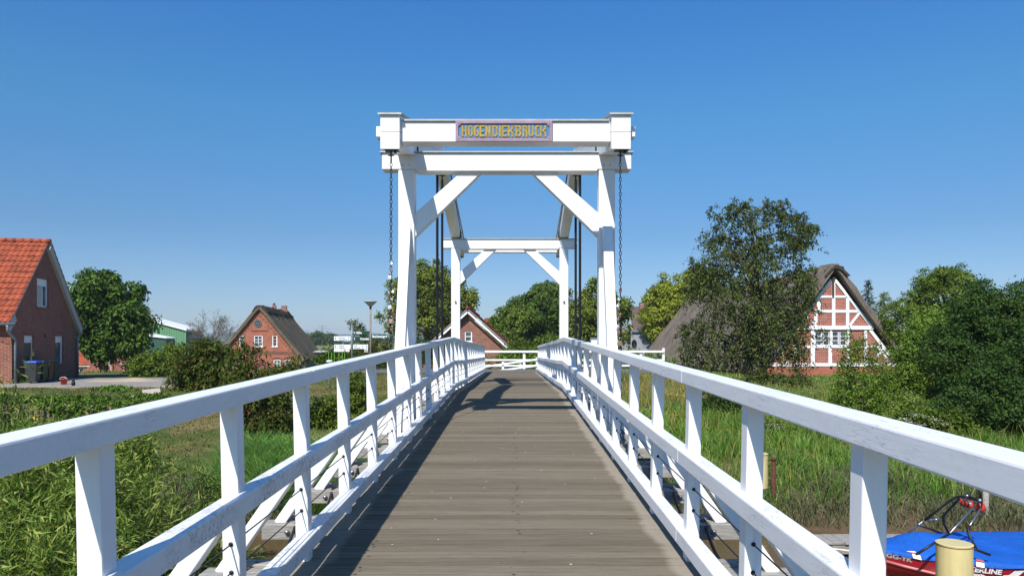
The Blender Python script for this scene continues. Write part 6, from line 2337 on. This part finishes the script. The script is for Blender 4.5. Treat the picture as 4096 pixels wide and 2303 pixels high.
def chine(X):
    return WATER + .10 + .26 * max(0, 1 - X / 2.4) ** 2


def keel(X):
    return WATER - .25 + .60 * max(0, 1 - X / 1.9) ** 2.2


mb = MB()
st = [0, .12, .3, .55, .9, 1.3, 1.8, 2.4, 3.2, 4.2, 5.2, 6.2]
rows = []
for X in st:
    b_ = half(X)
    rw_ = []
    for sy in (-1, 1):
        rw_.append([(BXo + X, BYo + sy * b_, gun(X)), (BXo + X, BYo + sy * b_ * .985, gun(X) - .12), (BXo + X, BYo + sy * b_ * .90, chine(X) + .06), (BXo + X, BYo + sy * b_ * .84, chine(X)), (BXo + X, BYo, keel(X))])
    rows.append(rw_)
vs, fs = [], []
for rw_ in rows:
    for side in rw_:
        vs += side
for i in range(len(st) - 1):
    for s in range(2):
        for k in range(4):
            a = i * 10 + s * 5 + k
            fs.append((a, a + 1, a + 11, a + 10))
e = (len(st) - 1) * 10
fs.append(tuple(e + k for k in (0, 1, 2, 3, 4)) + tuple(e + 5 + k for k in (3, 2, 1, 0)))
mb.add(vs, fs)
hull = obj('hull', mb, M['boat_red'], boat, smooth=True)
mb = MB()
for s in (-1, 1):
    pts = [(BXo + X, BYo + s * (half(X) * .905 + .008), chine(X) + .075) for X in [.3, .55, .9, 1.3, 1.8, 2.4, 3.2, 4.2, 5.2, 6.15]]
    mb.tube(pts, .024, 6)
obj('rub_strake', mb, M['boat_stripe'], boat, smooth=True)
# cover: stretched over the gunwale, peaked on the tower feet
mb = MB()
nu, nv = 60, 24


def cover_z(X, v):
    ridge = .045 + .19 * math.exp(-((X - 1.05) / .55) ** 2) + .05 * math.exp(-((X - 3.4) / .8) ** 2)
    ridge *= min(1, X / .7)
    z = gun(X) + ridge * (1 - abs(v) ** 1.5)
    z += .012 * math.sin(X * 9 + v * 6) * (1 - abs(v)) + .008 * math.sin(X * 17 - v * 11) * abs(v)
    return z


vs, fs = [], []
for i in range(nu + 1):
    X = 6.2 * (i / nu)
    b_ = half(X) + .018
    vs.append((BXo + X, BYo - b_ - .004, gun(X) - .05 + .014 * math.sin(X * 7)))
    for j in range(nv + 1):
        v = j / nv * 2 - 1
        vs.append((BXo + X, BYo + v * b_, cover_z(X, v)))
    vs.append((BXo + X, BYo + b_ + .004, gun(X) - .05 + .014 * math.sin(X * 7)))
m_ = nv + 3
for i in range(nu):
    for j in range(m_ - 1):
        fs.append((i * m_ + j, i * m_ + j + 1, (i + 1) * m_ + j + 1, (i + 1) * m_ + j))
mb.add(vs, fs)
obj('cover', mb, M['cover_blue'], boat, smooth=True)
bq = lambda X, Y, D: P(874 + .06095 * X, 487.5 + .06095 * Y, D)
mb = MB()
mb.tube([bq(690, 1085, 11.1), bq(960, 915, 11.15), bq(1240, 740, 11.25)], 0.0192, 8)
tw = obj('wakeboard_tower', mb, M['tower_black'], boat, smooth=True)
mb = MB()
mb.tube([bq(1905, 1092, 11.1), bq(1690, 1012, 11.12), bq(1560, 965, 11.15)], 0.0192, 8)
mb.tube([bq(1690, 1012, 11.12), bq(1545, 740, 11.3), bq(1548, 640, 11.36), bq(1572, 612, 11.38)], 0.0178, 8)
obj('near_frame', mb, M['tower_black'], tw, smooth=True)
mb = MB()
mb.tube([bq(1640, 300, 11.7), bq(1700, 235, 11.75), bq(1745, 205, 11.8), bq(1772, 260, 11.8), bq(1752, 330, 11.75)], 0.0163, 8)
obj('top_bar', mb, M['tower_black'], tw, smooth=True)
mb = MB()
mb.tube([bq(830, 522, 12.7), bq(1060, 350, 12.6), bq(1240, 205, 12.5), bq(1330, 150, 12.45), bq(1420, 132, 12.4), bq(1500, 130, 12.3)], 0.0192, 8)
mb.tube([bq(1220, 730, 12.85), bq(1150, 590, 12.8), bq(1128, 510, 12.75), bq(1170, 410, 12.7), bq(1290, 290, 12.55), bq(1410, 170, 12.45)], 0.0192, 8)
mb.tube([bq(745, 605, 12.7), bq(940, 675, 12.75), bq(1120, 742, 12.8)], 0.0178, 8)
mb.tube([bq(1440, 150, 12.4), bq(1600, 175, 12.1), bq(1755, 212, 11.8)], 0.0163, 8)
mb.tube([bq(1500, 125, 12.3), bq(1620, 150, 12.1), bq(1740, 205, 11.8)], 0.0148, 8)
mb.tube([bq(1230, 215, 12.5), bq(1390, 208, 12.45)], 0.0133, 8)
mb.tube([bq(1570, 380, 11.75), bq(1720, 365, 11.75)], 0.0104, 8)
obj('far_frame', mb, M['tower_black'], tw, smooth=True)
mb = MB()
mb.tube([bq(1240, 742, 11.25), bq(1640, 300, 11.7)], 0.0148, 8)
mb.tube([bq(1570, 614, 11.38), bq(1752, 325, 11.75)], 0.0133, 8)
mb.tube([bq(455, 812, 12.85), bq(740, 590, 12.72), bq(830, 522, 12.7)], 0.0148, 8)
mb.tube([bq(840, 522, 12.7), bq(1130, 506, 12.75)], 0.0118, 8)
mb.tube([bq(1440, 160, 12.2), bq(1590, 270, 11.9)], 0.0089, 6)
mb.tube([bq(1480, 150, 12.2), bq(1610, 240, 11.9)], 0.0089, 6)
for X, Y, D in ((742, 592, 12.68), (1018, 515, 12.7), (1525, 125, 12.2), (1735, 200, 11.75)):
    mb.sphere(bq(X, Y, D), .032, 6)
obj('bare_tube', mb, M['tower_silver'], tw, smooth=True)
M['fender_red'] = simple('orange_red_fender', (.62, .045, .012), .28, .06, 8)
t = thing('fender', tuple(bq(1740, 310, 11.9)), 'round orange-red fender ball hanging under the boat tower', 'fender')
mb = MB()
mb.sphere(bq(1740, 310, 11.95), .082, 10)
obj('ball', mb, M['fender_red'], t, smooth=True)
mb = MB()
mb.tube([bq(1740, 250, 11.95), bq(1740, 215, 11.9)], .01, 6)
obj('line', mb, M['cable'], t)
t = thing('fender', tuple(bq(1500, 240, 12.2)), 'long red fender strapped beneath the tower bars beside the ball', 'fender')
mb = MB()
mb.tube([bq(1410, 215, 12.25), bq(1440, 218, 12.22), bq(1560, 262, 12.1), bq(1620, 280, 12.05), bq(1640, 285, 12.03)], [.015, .062, .066, .055, .015], 12)
obj('body', mb, M['fender_red'], t, smooth=True)
mb = MB()
for X, Y in ((1440, 222), (1490, 240), (1545, 258)):
    mb.tube([bq(X - 6, Y - 3, 12.21 - (X - 1440) * .0009), bq(X + 14, Y + 3, 12.2 - (X - 1440) * .0009)], .071, 12)
obj('strap', mb, M['tower_black'], t)


def hull_side(X, f):
    """point on the near side of the hull, f=0 gunwale .. 1 chine, pushed just proud"""
    b_ = half(X)
    y = BYo - b_ * (1 - .10 * f) - .012
    return Vector((BXo + X, y, gun(X) - .045 + (chine(X) + .06 - gun(X) + .045) * f))


def hull_text(s, size, X0, f0, sx, name, mt):
    v, fs_ = text_mb(s, size, .001, .004, sx)
    mb = MB()
    out = []
    for a, b_, c in v:
        X = X0 + a
        p = hull_side(X, 0)
        q2 = hull_side(X, 1)
        f = f0 - b_ / max(.05, (p - q2).length)
        out.append(hull_side(X, f) + Vector((0, -.004 - c, 0)))
    mb.add(out, fs_)
    return obj(name, mb, M[mt], boat, recalc=False)


hull_text('-GG-YK', .10, .27, .42, 1.0, 'registration', 'cap')
hull_text('ROCKERLINE', .115, 1.06, .38, .95, 'lettering', 'whiteplain')
hull_text('-Funsports-', .075, 1.22, .62, .85, 'lettering', 'whiteplain')
mb = MB()
ln = [(1.66, .58), (1.74, .50), (1.73, .40), (1.80, .36), (1.84, .22), (1.86, .12), (2.00, .06), (1.93, .36), (1.86, .52), (1.79, .56), (1.77, .62)]
mb.face([hull_side(X, f) + Vector((0, -.006, 0)) for X, f in ln])
obj('emblem', mb, M['whiteplain'], boat, recalc=False)
# striped straps where the tower feet come through the cover
for Xc, slant_ in ((.60, .06), (1.47, -.06)):
    for k, (m0, m1, mt) in enumerate(((0, .30, 'whiteplain'), (.30, .62, 'signred'), (.62, .80, 'tower_black'), (.80, 1, 'whiteplain'))):
        mb = MB()
        c = []
        for t_ in (m0, m1):
            for dx in (-.05, .05):
                X = Xc + dx + slant_ * t_
                v = -.86 - .16 * t_
                vv = max(v, -1)
                z = cover_z(X, vv) + .008 - (max(0, -1 - v) * 3.2)
                c.append((BXo + X, BYo + v * (half(X) + .018) - .012, z))
        mb.face([c[0], c[1], c[3], c[2]])
        obj('strap', mb, M[mt], boat, recalc=False)
# ================================================================== sky, sun, haze, camera
SUN_DIR = Vector((.27, .90, -1.0)).normalized()          # the way the light travels
elev = math.asin(-SUN_DIR.z)
az = math.atan2(-SUN_DIR.x, -SUN_DIR.y)                  # from +y towards +x
w = bpy.data.worlds.new('World')
SC.world = w
w.use_nodes = True
nt = w.node_tree
bg = nt.nodes['Background']
sky = nt.nodes.new('ShaderNodeTexSky')
sky.sky_type = 'NISHITA'
sky.sun_disc = False
sky.sun_elevation = elev
sky.sun_rotation = az
sky.altitude = 0
sky.air_density = 1.0
sky.dust_density = .35
sky.ozone_density = 3.0
# the photographed sky is deeper and cleaner blue than the model sky: tint it by height above the horizon
geo = nt.nodes.new('ShaderNodeNewGeometry')
sep = nt.nodes.new('ShaderNodeSeparateXYZ')
nt.links.new(geo.outputs['Incoming'], sep.inputs[0])
ng = nd(nt, 'ShaderNodeMath', _operation='MULTIPLY', i1=-1.0)
nt.links.new(sep.outputs['Z'], ng.inputs[0])
tint = ramp(nt, ng.outputs[0], [(0.0, (.53, .63, .84)), (.055, (.49, .62, .84)), (.14, (.40, .60, .80)), (.29, (.36, .80, 1.04)), (.42, (.30, .80, 1.25))])
nt.links.new(mix(nt, 1.0, sky.outputs[0], tint, 'MULTIPLY'), bg.inputs['Color'])
bg.inputs['Strength'].default_value = .107
sl = bpy.data.lights.new('sun', 'SUN')
sl.energy = 4.9
sl.angle = R(.53)
sl.color = (1.0, .955, .89)
so = bpy.data.objects.new('sun', sl)
COL.objects.link(so)
so.rotation_euler = SUN_DIR.to_track_quat('-Z', 'Y').to_euler()
so.location = (-20, -30, 40)

cam = bpy.data.cameras.new('camera')
co = bpy.data.objects.new('camera', cam)
COL.objects.link(co)
co.location = (0, 0, 0)
co.rotation_euler = (R(90), 0, 0)
cam.sensor_width = 36
cam.lens = 36 * F / 1024
cam.shift_x = -(CX - 512) / 1024
cam.shift_y = (HY - 287.5) / 1024
cam.clip_start = .05
cam.clip_end = 20000
SC.camera = co
SC.render.resolution_x, SC.render.resolution_y = 1024, 575
SC.view_settings.view_transform = 'Standard'
SC.view_settings.look = 'None'
SC.view_settings.exposure = 0.26
SC.view_settings.gamma = 1.0
SC.cycles.max_bounces = 6
SC.cycles.transparent_max_bounces = 8
SC.cycles.use_denoising = True

# summer air: one closed box of thin haze round everything
hm = bpy.data.materials.new('air_haze')
hm.use_nodes = True
hn = hm.node_tree
hn.nodes.remove(hn.nodes['Principled BSDF'])
pv = hn.nodes.new('ShaderNodeVolumePrincipled')
pv.inputs['Color'].default_value = (.80, .90, 1.0, 1)
pv.inputs['Density'].default_value = .00020
pv.inputs['Anisotropy'].default_value = .0
hn.links.new(pv.outputs[0], hn.nodes['Material Output'].inputs['Volume'])
mb = MB()
mb.box(-4500, 4500, -300, 4500, -9, 62)
kind(obj('haze', mb, hm), 'stuff')
